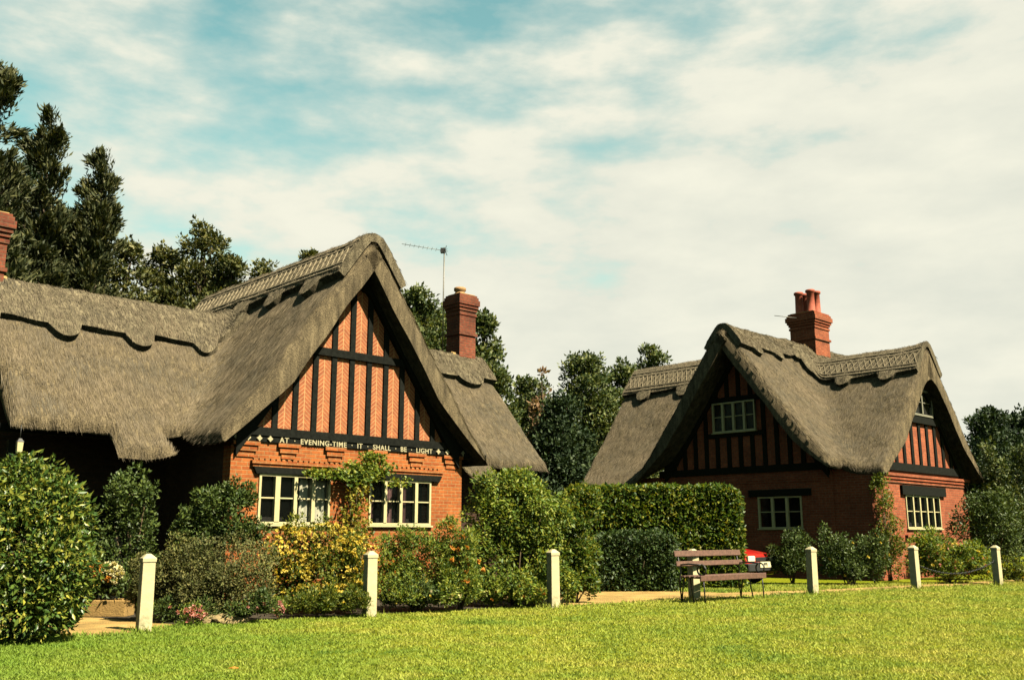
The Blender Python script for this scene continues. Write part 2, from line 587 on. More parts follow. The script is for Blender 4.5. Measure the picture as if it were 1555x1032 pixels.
def crown_from(blobs, n, ln, wd, mat, name, parent, loc=(0, 0, 0), zmin=None, **kw):
    P, D, S_, a, b = blob_leaves(blobs, n, ln, wd, **kw)
    if zmin is not None:
        k = P[:, 2] > zmin + 0.05 * rng.random(len(P))
        P, D, S_, a, b = P[k], D[k], S_[k], a[k], b[k]
    V, Fq = leaf_arrays(P - np.array(loc), D, S_, a, b)
    return fast_mesh(name, V, Fq, [mat], parent)


def clumps(blobs, k=8, lo=0.34, hi=0.5):
    """break each big clump into smaller ones with gaps between"""
    out = []
    for b in blobs:
        out.append((b[0], b[1], b[2], b[3] * .62, b[4] * .62, b[5] * .62))
        for i in range(k):
            d = unit(rng.normal(size=(1, 3)))[0]
            r = rng.uniform(lo, hi)
            q = 1.08 - r * rng.uniform(0.7, 1.05)
            out.append((b[0] + d[0] * b[3] * q, b[1] + d[1] * b[4] * q, b[2] + d[2] * b[5] * q, b[3] * r, b[4] * r, b[5] * r * rng.uniform(.75, 1.1)))
    return out


def dots(points, r, mat, name, parent, loc=(0, 0, 0), petals=7):
    """small flower heads: little open cups of petals"""
    P = np.repeat(np.asarray(points, float), petals, 0)
    n = len(P)
    D = rng.normal(size=(n, 3))
    D[:, 1] -= 0.5
    D[:, 2] += 0.4
    V, Fq = leaf_arrays(P - np.array(loc) - unit(D) * r * 0.2, D, rng.normal(size=(n, 3)), r * (0.8 + 0.5 * rng.random(n)), r * 0.9)
    return fast_mesh(name, V, Fq, [mat], parent)


def surface_points(blobs, n, face=(0.3, -0.8, 0.5)):
    B = np.array(blobs, float)
    wgt = (B[:, 3] * B[:, 5])
    idx = rng.choice(len(B), n, p=wgt / wgt.sum())
    d = unit(rng.normal(size=(n, 3)) + np.array(face) * 1.2)
    return B[idx, :3] + d * B[idx, 3:6] * 1.02


def stems(blobs, base, r, parent, mat, n=7, name='branch'):
    mb = MB(base)
    for i in range(n):
        b = blobs[i % len(blobs)]
        a = random.uniform(0, 6.28)
        p0 = (base[0] + 0.3 * b[3] * math.cos(a) * 0.5, base[1] + 0.3 * b[4] * math.sin(a) * 0.5, base[2])
        p2 = (b[0] + random.uniform(-.3, .3) * b[3], b[1] + random.uniform(-.3, .3) * b[4], b[2] + 0.2 * b[5])
        p1 = tuple((p0[k] * 0.6 + p2[k] * 0.4) + random.uniform(-.05, .05) for k in range(3))
        mb.tube([p0, p1, p2], [r, r * 0.7, r * 0.3], 5)
    return mb.build(name, mat, parent)


def shrub(name, label, cat, blobs, n, ln, wd, mat, group=None, flowers=None, stem_r=0.02, fol='foliage', **kw):
    cx = float(np.mean([b[0] for b in blobs]))
    cy = float(np.mean([b[1] for b in blobs]))
    root = empty(name, (cx, cy, 0))
    tag(root, label, cat, group)
    sh = []
    for i in range(len(blobs) * 5):
        b = random.choice(blobs)
        a, el = random.uniform(0, 6.28), random.uniform(-0.3, 1.4)
        q = random.uniform(0.13, 0.26) * b[3] + ln * 0.6
        sh.append((b[0] + b[3] * math.cos(a) * math.cos(el), b[1] + b[4] * math.sin(a) * math.cos(el), b[2] + b[5] * math.sin(el), q, q, q * random.uniform(0.9, 1.7)))
    crown_from((clumps(blobs) + sh) if name != 'laurel_hedge' else clumps(blobs, 6, 0.25, 0.4) + blobs, int(n * 1.5), ln * 0.82, wd * 0.8, mat, fol, root, (cx, cy, 0), zmin=0.02, **kw)
    stems(blobs, (cx, cy, 0), stem_r, root, M['twig'], max(5, len(blobs) + 2), 'stem')
    for fl in (flowers or []):
        k, r, fm = fl[:3]
        pts = surface_points(blobs, k, *(fl[3:4]))
        pts = pts[pts[:, 2] > 0.08]
        o = dots(pts, r, M[fm], 'blossom', root, (cx, cy, 0))
        if k > 100:
            o['kind'] = 'stuff'
    return root


def px_blobs(lst, d):
    """clumps given as (photo x, photo y, half width px, half height px, extra depth)"""
    out = []
    for px, py, hw, hh, *e in lst:
        dd = d + (e[0] if e else 0)
        x, z = xz(px, py, dd)
        s = dd / (F * CT + 200 * ST)
        out.append((x, dd, z, hw * s, max(hw, hh) * s * 0.7, hh * s))
    return out


def tree(name, label, x, y, h, r, hb, n, ln, mat, group=None, nb=16, env=None, trunk_r=0.25, seed=0, wd=None, top=1.0, **kw):
    rs = random.Random(seed)
    root = empty(name, (x, y, 0))
    tag(root, label, 'tree', group)
    blobs = []
    for i in range(nb):
        t = (i + rs.random()) / nb
        z = hb + (h - hb) * t
        e = r * (math.sin(math.pi * min(1, 0.18 + 0.82 * t) ** 0.9) ** 0.7) if env is None else r * env(t)
        a = i * 2.4 + rs.random()
        q = 0.62 * e * rs.uniform(0.5, 1.1)
        br = max(0.28 * r, 0.5 * e) * rs.uniform(0.7, 1.1)
        bz = br * rs.uniform(0.65, 0.9)
        z = min(z, h - bz * top)
        blobs.append((x + q * math.cos(a), y + q * math.sin(a), z, br, br, bz))
    # small uneven shoots along the outline
    sh = []
    for i in range(nb * 2):
        b = rs.choice(blobs)
        a = rs.uniform(0, 6.28)
        el = rs.uniform(-0.1, 1.3)
        s = rs.uniform(0.18, 0.3) * b[3] + 0.12
        sh.append((b[0] + b[3] * math.cos(a) * math.cos(el) * .95, b[1] + b[4] * math.sin(a) * math.cos(el) * .95,
                   b[2] + b[5] * math.sin(el) * 0.98, s, s, s * 1.1))
    crown_from(clumps(blobs, 8, 0.32, 0.5) + [(x, y, (h + hb) * .47, r * .8, r * .8, (h - hb) * .42)] * 2 + [(b[0], b[1], b[2], b[3] * .85, b[4] * .85, b[5] * .85) for b in blobs] + sh, n, ln, wd or ln * 0.6, mat, 'crown', root, (x, y, 0), shell=0.3, **kw)
    mb = MB((x, y, 0))
    bend = [rs.uniform(-.25, .25) for _ in range(4)]
    tp = [(x + bend[0] * k * .5, y + bend[1] * k * .5, z) for k, z in ((0, 0), (0.5, hb * .5), (1, hb), (1.2, hb + (h - hb) * .5), (1, h * .9))]
    mb.tube(tp, [trunk_r * 1.3, trunk_r, trunk_r * .8, trunk_r * .45, trunk_r * .12], 9)
    for b in blobs:
        z0 = max(hb * 0.7, b[2] - 1.2 * rs.random() - 0.8)
        z0 = min(z0, h * .8)
        mb.tube([(x, y, z0), ((x + b[0]) / 2, (y + b[1]) / 2, (z0 + b[2]) / 2 + 0.15), (b[0], b[1], b[2])],
                [trunk_r * .35, trunk_r * .25, trunk_r * .08], 5)
    mb.build('trunk', M['bark'], root)
    return root


# ------------------------------------------------------------------ ground
def sheet(name, poly, z, mat, kind='structure', th=0.0):
    me = bpy.data.meshes.new(name)
    me.from_pydata([(x, y, z) for x, y in poly], [], [tuple(range(len(poly)))])
    me.update()
    if len(me.polygons) and me.polygons[0].normal.z < 0:
        me.flip_normals()
    o = link(name, me, None, [mat])
    tag(o, kind=kind)
    return o


PD = Vector((0.83, 0.557, 0)).normalized()     # the line the white posts stand on
PN = Vector((-PD.y, PD.x, 0))                  # away from the lawn
PP0 = Vector((-5.1, 13.75, 0))


def pl(s, o):
    p = PP0 + PD * s + PN * o
    return (p.x, p.y)


def wavy(pts, amp=0.12, step=0.35, seed=1):
    out = []
    n = len(pts)
    for i in range(n):
        a, b = Vector(pts[i]), Vector(pts[(i + 1) % n])
        k = max(1, int((b - a).length / step))
        k = min(k, 80)
        for j in range(k):
            p = a.lerp(b, j / k)
            w = noise.noise(Vector((p.x * 0.9, p.y * 0.9, seed))) * amp + noise.noise(Vector((p.x * 3.7, p.y * 3.7, seed + 5))) * amp * 0.5
            out.append((p.x + w, p.y + w))
    return out


sheet('lawn', [(-900, -60), (900, -60), (900, 900), (-900, 900)], 0.0, M['lawn'])
track = [pl(7.6, 0.55), pl(10.5, 0.6), pl(14.5, 0.6), pl(20, 0.55), pl(30, 0.5), pl(30, 2.0), pl(22, 1.6), pl(16, 1.45), pl(13.2, 1.9), pl(12.5, 4.2), pl(11, 5.6), pl(7.5, 4.2)]
sheet('gravel_track', wavy(track, 0.22), 0.004, M['gravel'])
path = [(-6.9, 13.05), (-5.35, 13.2), (-4.8, 14.6), (-4.9, 16.4), (-5.4, 18.0), (-8.5, 17.2), (-8.3, 14.6)]
sheet('gravel_path', wavy(path, 0.16), 0.004, M['gravel'])
bed = [pl(0.6, 0.8), pl(8.0, 0.85), pl(7.4, 4.6), pl(-0.5, 5.0), pl(-0.3, 3.0)]
sheet('flower_bed', wavy(bed, 0.14), 0.008, M['soil'])


def in_poly(pts, poly):
    x, y = pts[:, 0], pts[:, 1]
    ins = np.zeros(len(pts), bool)
    n = len(poly)
    for i in range(n):
        x0, y0 = poly[i]
        x1, y1 = poly[(i + 1) % n]
        c = ((y0 > y) != (y1 > y)) & (x < (x1 - x0) * (y - y0) / (y1 - y0 + 1e-12) + x0)
        ins ^= c
    return ins


def grass():
    n = 420000
    y = 6.8 + (27 - 6.8) * rng.random(n) ** 1.7
    x = (rng.random(n) * 2 - 1) * (y * 0.57 + 0.6)
    P = np.stack([x, y, np.zeros(n)], 1)
    k = ~(in_poly(P, track) | in_poly(P, path) | in_poly(P, bed))
    P = P[k]
    ex = np.concatenate([np.stack([a + rng.normal(size=160) * .11, b - .02 + rng.normal(size=160) * .1, np.zeros(160)], 1) for a, b in
                         [(-5.1, 13.75), (-2.32, 16.1), (0.76, 18.1), (3.72, 20.1), (6.78, 22.2), (9.93, 24.2), (12.85, 26.0)]])
    edge = []
    for poly, o in ((wavy(track, 0.22), 0.1), (wavy(path, 0.16), 0.1)):
        q = np.array(poly)
        kk = rng.integers(0, len(q), 5200)
        edge.append(np.concatenate([q[kk] + rng.normal(size=(5200, 2)) * o, np.zeros((5200, 1))], 1))
    edge = np.concatenate(edge)
    n0 = len(P)
    ex = np.concatenate([edge, ex])
    P = np.concatenate([P, ex])
    n = len(P)
    tall = np.where(rng.random(n) < 0.03, 1.8, 1.0)
    tall[n0:] = 1.2 + 1.3 * rng.random(n - n0)
    tall[n0 + len(edge):] += 2.0 * rng.random(n - n0 - len(edge))
    h = (0.010 + 0.016 * rng.random(n)) * (0.8 + P[:, 1] / 26) * tall
    w = (0.0035 + 0.004 * rng.random(n)) * (0.6 + P[:, 1] / 14)
    a = rng.random(n) * 6.28
    s = np.stack([np.cos(a), np.sin(a), np.zeros(n)], 1)
    lean = np.stack([rng.normal(size=n), rng.normal(size=n), np.zeros(n)], 1) * 0.6
    tip = P + (lean + np.array([0, 0, 1.0])) * h[:, None]
    V = np.stack([P - s * w[:, None], P + s * w[:, None], tip], 1).reshape(-1, 3)
    Fq = np.arange(n * 3).reshape(-1, 3)
    o = fast_mesh('grass', V, Fq, [M['blade']])
    tag(o, 'short yellow-green mown grass covering the green in front of the posts', 'grass', kind='stuff')


grass()

# ------------------------------------------------------------------ cottages: shared pieces
ANG = math.atan2(0.69, 0.724)


def uv2w(u, v):
    return 0.7239 * u - 0.6899 * v, 0.6899 * u + 0.7239 * v


def smax(a, b, k):
    h = np.clip(0.5 + 0.5 * (a - b) / k, 0, 1)
    return b * (1 - h) + a * h + k * h * (1 - h)


def roof_fn(wings, k=0.7):
    def fn(U, V):
        U = np.asarray(U, float)
        V = np.asarray(V, float)
        z = None
        for ax, c, zr, s0, s1, sl, t1, fl in wings:
            t = np.abs((V if ax == 'u' else U) - c)
            s = U if ax == 'u' else V
            over = np.maximum(np.maximum(s0 - s, s - s1), 0)
            zz = zr - sl * np.maximum(np.sqrt(t * t + 0.012) - 0.2, -0.06) + fl * np.maximum(t - t1, 0) ** 2 - 2.4 * over
            z = zz if z is None else smax(z, zz, k)
        return z
    return fn


def wob(p, a, s, seed=0.0):
    return a * noise.noise(Vector((p[0] * s + seed, p[1] * s, p[2] * s)))


def roof_mesh(name, zfn, rects, th, off, parent, mat, step=0.1, rr=0.2, lift=None, under=None):
    """thatch: a thick sheet over a plan made of rectangles, with rounded edges"""
    u0 = min(r[0] for r in rects)
    u1 = max(r[1] for r in rects)
    v0 = min(r[2] for r in rects)
    v1 = max(r[3] for r in rects)
    nu, nv = int(round((u1 - u0) / step)) + 1, int(round((v1 - v0) / step)) + 1
    U, V = np.meshgrid(u0 + np.arange(nu) * step, v0 + np.arange(nv) * step, indexing='ij')
    inn = np.full(U.shape, -1.0)
    for a, b, c, d in rects:
        inn = np.maximum(inn, np.minimum(np.minimum(U - a, b - U), np.minimum(V - c, d - V)))
    Z = zfn(U, V)
    if lift is not None:
        Z = Z + lift(U, V)
    e = 1e-3
    gu = (zfn(U + e, V) - zfn(U - e, V)) / (2 * e)
    gv = (zfn(U, V + e) - zfn(U, V - e)) / (2 * e)
    nl = np.sqrt(1 + gu * gu + gv * gv)
    nrm = np.stack([-gu / nl, -gv / nl, 1 / nl], -1)
    t = np.clip(1 - inn / rr, 0, 1)
    drop = rr * 0.75 * (1 - np.sqrt(np.maximum(0, 1 - t * t)))
    top = np.stack([U, V, Z], -1) - nrm * drop[..., None]
    thk = th * (0.3 + 0.7 * np.clip((Z - 3.0) / 1.5, 0, 1))
    bot = np.stack([U, V, Z], -1) - nrm * thk[..., None]
    if under is not None:
        bot[..., 2] -= under(U, V)
    cu = 0.5 * (inn[:-1, :-1] + inn[1:, 1:])
    Uc, Vc = U[:-1, :-1] + step / 2, V[:-1, :-1] + step / 2
    keep = np.zeros(Uc.shape, bool)
    for a, b, c, d in rects:
        keep |= (Uc > a) & (Uc < b) & (Vc > c) & (Vc < d)
    idx = -np.ones(U.shape, int)
    verts, faces, sharp = [], [], []

    def vid(i, j):
        if idx[i, j] < 0:
            idx[i, j] = len(verts)
            p = top[i, j]
            w = wob(p, 0.05, 0.9, 3) + wob(p, 0.025, 3.1, 7) + wob(p, 0.012, 9, 1)
            q = p + nrm[i, j] * w
            b = bot[i, j] + nrm[i, j] * (wob(p, 0.05, 1.1, 11))
            verts.append(tuple(q))
            verts.append(tuple(b))
        return idx[i, j]
    I, J = np.nonzero(keep)
    for i, j in zip(I, J):
        q = [vid(i, j), vid(i + 1, j), vid(i + 1, j + 1), vid(i, j + 1)]
        faces.append(q)
        faces.append([k + 1 for k in q[::-1]])
        for (di, dj), (a, b) in (((0, -1), (0, 1)), ((1, 0), (1, 2)), ((0, 1), (2, 3)), ((-1, 0), (3, 0))):
            ii, jj = i + di, j + dj
            if not (0 <= ii < keep.shape[0] and 0 <= jj < keep.shape[1]) or not keep[ii, jj]:
                # rim in three strips so the cut edge is slightly bulged
                faces.append([q[a], q[a] + 1, q[b] + 1, q[b]])
    vs = np.array(verts) - np.array(off)
    me = bpy.data.meshes.new(name)
    me.from_pydata([tuple(x) for x in vs], [], faces)
    me.polygons.foreach_set('use_smooth', [True] * len(me.polygons))
    me.update()
    me.set_sharp_from_angle(angle=R(55))
    ro = link(name, me, parent, [mat])
    # loose reed ends combed down the slope, and a ragged fringe along the cut edges
    n = int(keep.sum() * 11)
    pick = rng.integers(0, len(I), n)
    fi, fj = rng.random(n), rng.random(n)
    ii, jj = I[pick], J[pick]
    w00, w10, w01, w11 = ((1 - fi) * (1 - fj))[:, None], (fi * (1 - fj))[:, None], ((1 - fi) * fj)[:, None], (fi * fj)[:, None]
    vv = np.array(verts)

    def bil(A, shift=0):
        return A[ii, jj] * w00 + A[ii + 1, jj] * w10 + A[ii, jj + 1] * w01 + A[ii + 1, jj + 1] * w11
    tv = np.zeros(top.shape)
    ok = idx >= 0
    tv[ok] = vv[idx[ok]]
    P = bil(tv)
    G = np.stack([gu, gv], -1)
    g = bil(G)
    nn = unit(bil(nrm))
    D = np.stack([-g[:, 0], -g[:, 1], -(g ** 2).sum(1)], 1)
    D = unit(D + 1e-6)
    S_ = np.cross(D, nn)
    D2 = D + S_ * rng.normal(size=(n, 1)) * 0.08 + nn * (0.01 + 0.028 * rng.random((n, 1)))
    S2 = S_ + nn * rng.normal(size=(n, 1)) * 0.3
    ln = 0.14 + 0.2 * rng.random(n)
    V1, F1 = leaf_arrays(P - D * ln[:, None] * .6 + nn * 0.004 - np.array(off), D2, S2, ln, 0.006 + 0.006 * rng.random(n))
    so_ = fast_mesh('reed', V1, F1, [M['reed']], ro)
    so_['kind'] = 'stuff'
    return ro


def ridge_cap(zfn, ax, c, s0, s1, wfn, off, parent, tipa=0.0, tipb=0.0, th=0.17, step=0.06, pattern=True, stop=None, wscale=(1, 1)):
    """raised ridge of thatch with a cut lower edge, tied down with hazel spars"""
    ns = int((s1 - s0) / step) + 1
    nt_ = 15
    S = np.linspace(s0, s1, ns)

    def P(s, t, o):
        u, v = (s, c + t) if ax == 'u' else (c + t, s)
        e = 1e-3
        z = float(zfn(u, v))
        gu = (float(zfn(u + e, v)) - float(zfn(u - e, v))) / (2 * e)
        gv = (float(zfn(u, v + e)) - float(zfn(u, v - e))) / (2 * e)
        l = math.sqrt(1 + gu * gu + gv * gv)
        k = 0.0
        if tipa:
            k += tipa * max(0, 1 - (s - s0) / 0.9) ** 2
        if tipb:
            k += tipb * max(0, 1 - (s1 - s) / 0.9) ** 2
        k *= math.exp(-(t / 0.5) ** 2)
        return (u - gu / l * o, v - gv / l * o, z + o / l + k)
    mb = MB(off)
    verts, faces = [], []
    for s in S:
        w = wfn(s)
        for lay in (th, -0.03):
            for k in range(nt_):
                f = -1 + 2 * k / (nt_ - 1)
                t = f * w * (wscale[0] if f < 0 else wscale[1])
                p = P(s, t, lay * (0.85 if abs(f) > 0.99 else 1) + (wob((s, t, 1), 0.02, 3) if lay > 0 else 0))
                verts.append(p)
    n2 = nt_ * 2
    for i in range(ns - 1):
        a, b = i * n2, (i + 1) * n2
        for k in range(nt_ - 1):
            faces.append((a + k, b + k, b + k + 1, a + k + 1))
            faces.append((a + nt_ + k, a + nt_ + k + 1, b + nt_ + k + 1, b + nt_ + k))
        faces.append((a, a + nt_, b + nt_, b))
        faces.append((a + nt_ - 1, b + nt_ - 1, b + n2 - 1, a + n2 - 1))
    for a in (0, (ns - 1) * n2):
        for k in range(nt_ - 1):
            faces.append((a + k, a + k + 1, a + nt_ + k + 1, a + nt_ + k))
    mb.add(verts, faces, 0, True)
    if pattern:
        for sd in (-1, 1):
            w0 = min(wfn(s) for s in S) * (wscale[0] if sd < 0 else wscale[1])
            for f in (0.3, 0.42, 0.84, 0.95):
                mb.tube([P(s, sd * f * w0, th + 0.012) for s in np.arange(s0 + 0.03, s1 - 0.02, 0.22)], 0.018, 4, 1)
            k = 0
            s = s0 + 0.05
            while s < s1 - 0.25:
                mb.tube([P(s, sd * 0.44 * w0, th + 0.012), P(s + 0.21, sd * 0.82 * w0, th + 0.012)], 0.014, 4, 1)
                mb.tube([P(s + 0.21, sd * 0.44 * w0, th + 0.015), P(s, sd * 0.82 * w0, th + 0.015)], 0.014, 4, 1)
                s += 0.21
    o = mb.build('ridge_cap', [M['thatch_ridge'], M['spar']], parent)
    o.data.set_sharp_from_angle(angle=R(50))
    V0 = np.array(verts)
    m = int((s1 - s0) * 1300)
    i_, k_ = rng.integers(0, ns - 1, m), rng.integers(0, nt_ - 1, m)
    fa, fb = rng.random(m)[:, None], rng.random(m)[:, None]
    p00, p10, p01 = V0[i_ * n2 + k_], V0[(i_ + 1) * n2 + k_], V0[i_ * n2 + k_ + 1]
    Pq = p00 + (p10 - p00) * fa + (p01 - p00) * fb
    D = unit((p01 - p00) * np.sign(p00[:, 2:3] - p01[:, 2:3]))
    Sx = unit(p10 - p00)
    nn = np.cross(Sx, D)
    nn *= np.sign(nn[:, 2:3] + 1e-9)
    ln = 0.08 + 0.12 * rng.random(m)
    V1, F1 = leaf_arrays(Pq - D * ln[:, None] * .6 + nn * .006 - np.array(off), D + Sx * rng.normal(size=(m, 1)) * .2 + nn * (.02 + .07 * rng.random((m, 1))), Sx + nn * rng.normal(size=(m, 1)) * .6, ln, 0.009 + 0.008 * rng.random(m))
    ro = fast_mesh('reed', V1, F1, [M['reed']], parent)
    ro['kind'] = 'stuff'
    return o


def scallop(w0, amp, period, phase, width=0.42, flat=0.06):
    def f(s):
        q = ((s - phase) / period) % 1.0
        if q < width:
            x = (q / width) * 2 - 1
            return w0 + amp * math.sqrt(max(0, 1 - x * x)) ** 0.9
        return w0 + flat * (q - width) / (1 - width)
    return f


def gable_poly(zfn, ax, plane, lo, hi, zbase, sink):
    pts = [(lo, zbase)]
    for a in np.linspace(lo, hi, 41):
        z = float(zfn(a, plane) if ax == 'u' else zfn(plane, a)) - sink
        if z > zbase + 0.02:
            pts.append((a, z))
    pts.append((hi, zbase))
    return pts


def window(house, off, tf, a0, a1, z0, z1, lights, bar=True, curtain=None, sill=True, glassback=True, open_first=False, frame_w=0.05, mat=None, back=0.6):
    """casement: frame with mullions and glazing bars; panes and curtains are its own pieces"""
    mat = mat or M['cream']
    mb = MB(off, tf)
    fw = frame_w
    mb.box(a0, a1, -0.06, 0.035, z0, z0 + fw)
    mb.box(a0, a1, -0.06, 0.035, z1 - fw, z1)
    mb.box(a0, a0 + fw, -0.06, 0.035, z0 + fw, z1 - fw)
    mb.box(a1 - fw, a1, -0.06, 0.035, z0 + fw, z1 - fw)
    w = (a1 - a0) / lights
    for i in range(1, lights):
        x = a0 + i * w
        t = 0.055 if (open_first and i == 1) else 0.04
        mb.box(x - t, x + t, -0.06, 0.045 if i % 2 == 1 else 0.04, z0 + fw, z1 - fw)
    zm = (z0 + z1) / 2 + 0.02
    if bar:
        for i in range(lights):
            l = a0 + i * w + 0.045
            mb.box(l, l + w - 0.09, -0.035, 0.012, zm - 0.014, zm + 0.014)
    if sill:
        mb.box(a0 - 0.04, a1 + 0.04, -0.06, 0.07, z0 - 0.035, z0 - 0.002)
    wo = mb.build('window', mat, house, bevel=0.006)
    g = MB(off, tf)
    g.box(a0 + fw + .001, a1 - fw - .001, -0.045, -0.037, z0 + fw, z1 - fw)
    g.build('pane', M['glass'], wo)
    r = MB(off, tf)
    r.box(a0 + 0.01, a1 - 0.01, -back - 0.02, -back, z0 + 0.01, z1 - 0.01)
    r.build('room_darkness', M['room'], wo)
    for c0, c1, cm, dz in (curtain or []):
        c = MB(off, tf)
        x0, x1 = a0 + (a1 - a0) * c0, a0 + (a1 - a0) * c1
        n = 16
        vs, fs = [], []
        for zz in (z0 + fw + dz, z1 - fw):
            for o in (-0.1, -0.107):
                for k in range(n + 1):
                    x = x0 + (x1 - x0) * k / n
                    vs.append((x, o + 0.025 * math.sin(k * 1.9), zz))
        m_ = n + 1
        for k in range(n):
            fs += [(k, k + 1, 2 * m_ + k + 1, 2 * m_ + k), (m_ + k, 3 * m_ + k, 3 * m_ + k + 1, m_ + k + 1)]
        c.add(vs, fs)
        c.build('curtain', M[cm], wo, recalc=False)
    return wo


def wall_with_holes(mb, a0, a1, z0, z1, holes, o0, o1, mi=0):
    """wall between a0..a1, z0..z1 in plane coords, from depth o0 to o1, with window openings"""
    hs = sorted(holes)
    x = a0
    for h0, h1, q0, q1 in hs:
        if h0 > x:
            mb.box(x, h0, o0, o1, z0, z1, mi)
        mb.box(h0, h1, o0, o1, z0, q0, mi)
        mb.box(h0, h1, o0, o1, q1, z1, mi)
        x = h1
    mb.box(x, a1, o0, o1, z0, z1, mi)


def chimney(house, off, u0, u1, v0, v1, z0, z1, pots, mat, potmat, pot_h, tall=False, base_z=None, cb=1.0):
    mb = MB(off)
    mb.box(u0, u1, v0, v1, z0, z1 - 0.62)
    steps = [(0.04, 0.08), (0.0, 0.05), (0.05, 0.09), (0.1, 0.09), (0.15, 0.16), (0.1, 0.09), (0.05, 0.06)]
    z = z1 - 0.62
    for o, h in steps:
        o *= cb
        mb.box(u0 - o, u1 + o, v0 - o, v1 + o, z, z + h)
        z += h
    if tall:
        mb.box(u0 - 0.05, u1 + 0.05, v0 - 0.05, v1 + 0.05, z1 - 1.05, z1 - 0.97)
    else:
        mb.box(u0 - 0.04, u1 + 0.04, v0 - 0.04, v1 + 0.04, z1 - 1.2, z1 - 1.12)
    ch = mb.build('chimney', mat, house)
    fl = MB(off)
    bz = base_z
    # mortar fillet round the foot of the stack, following the ridge
    cu, cv = (u0 + u1) / 2, (v0 + v1) / 2
    n = 8
    for (a0, a1, b0, b1) in ((u0 - .11, u1 + .11, v0 - .11, v0), (u0 - .11, u1 + .11, v1, v1 + .11), (u0 - .11, u0, v0, v1), (u1, u1 + .11, v0, v1)):
        for i in range(n):
            for j in range(n):
                pa, pb = a0 + (a1 - a0) * i / n, a0 + (a1 - a0) * (i + 1) / n
                qa, qb = b0 + (b1 - b0) * j / n, b0 + (b1 - b0) * (j + 1) / n
                zz = float(bz((pa + pb) / 2, (qa + qb) / 2))
                fl.box(pa, pb, qa, qb, zz - 0.3, zz + 0.2)
    fl.build('flashing', M['mortar'], ch)
    for (pu, pv, h) in pots:
        p = MB(off)
        r = 0.16
        p.lathe((pu, pv, z - 0.01), [(r * 1.15, 0), (r * 1.15, 0.06), (r * 0.95, 0.09), (r * 0.85, h - 0.12), (r * 1.12, h - 0.09), (r * 1.12, h - 0.02), (r * 0.95, h), (r * 0.7, h), (r * 0.7, h - 0.05)])
        p.build('chimney_pot', potmat, ch)
    cp = MB(off)
    cp.box(u0 + 0.02, u1 - 0.02, v0 + 0.02, v1 - 0.02, z - 0.005, z + 0.03)
    cp.build('capping', M['mortar'], ch)
    return ch


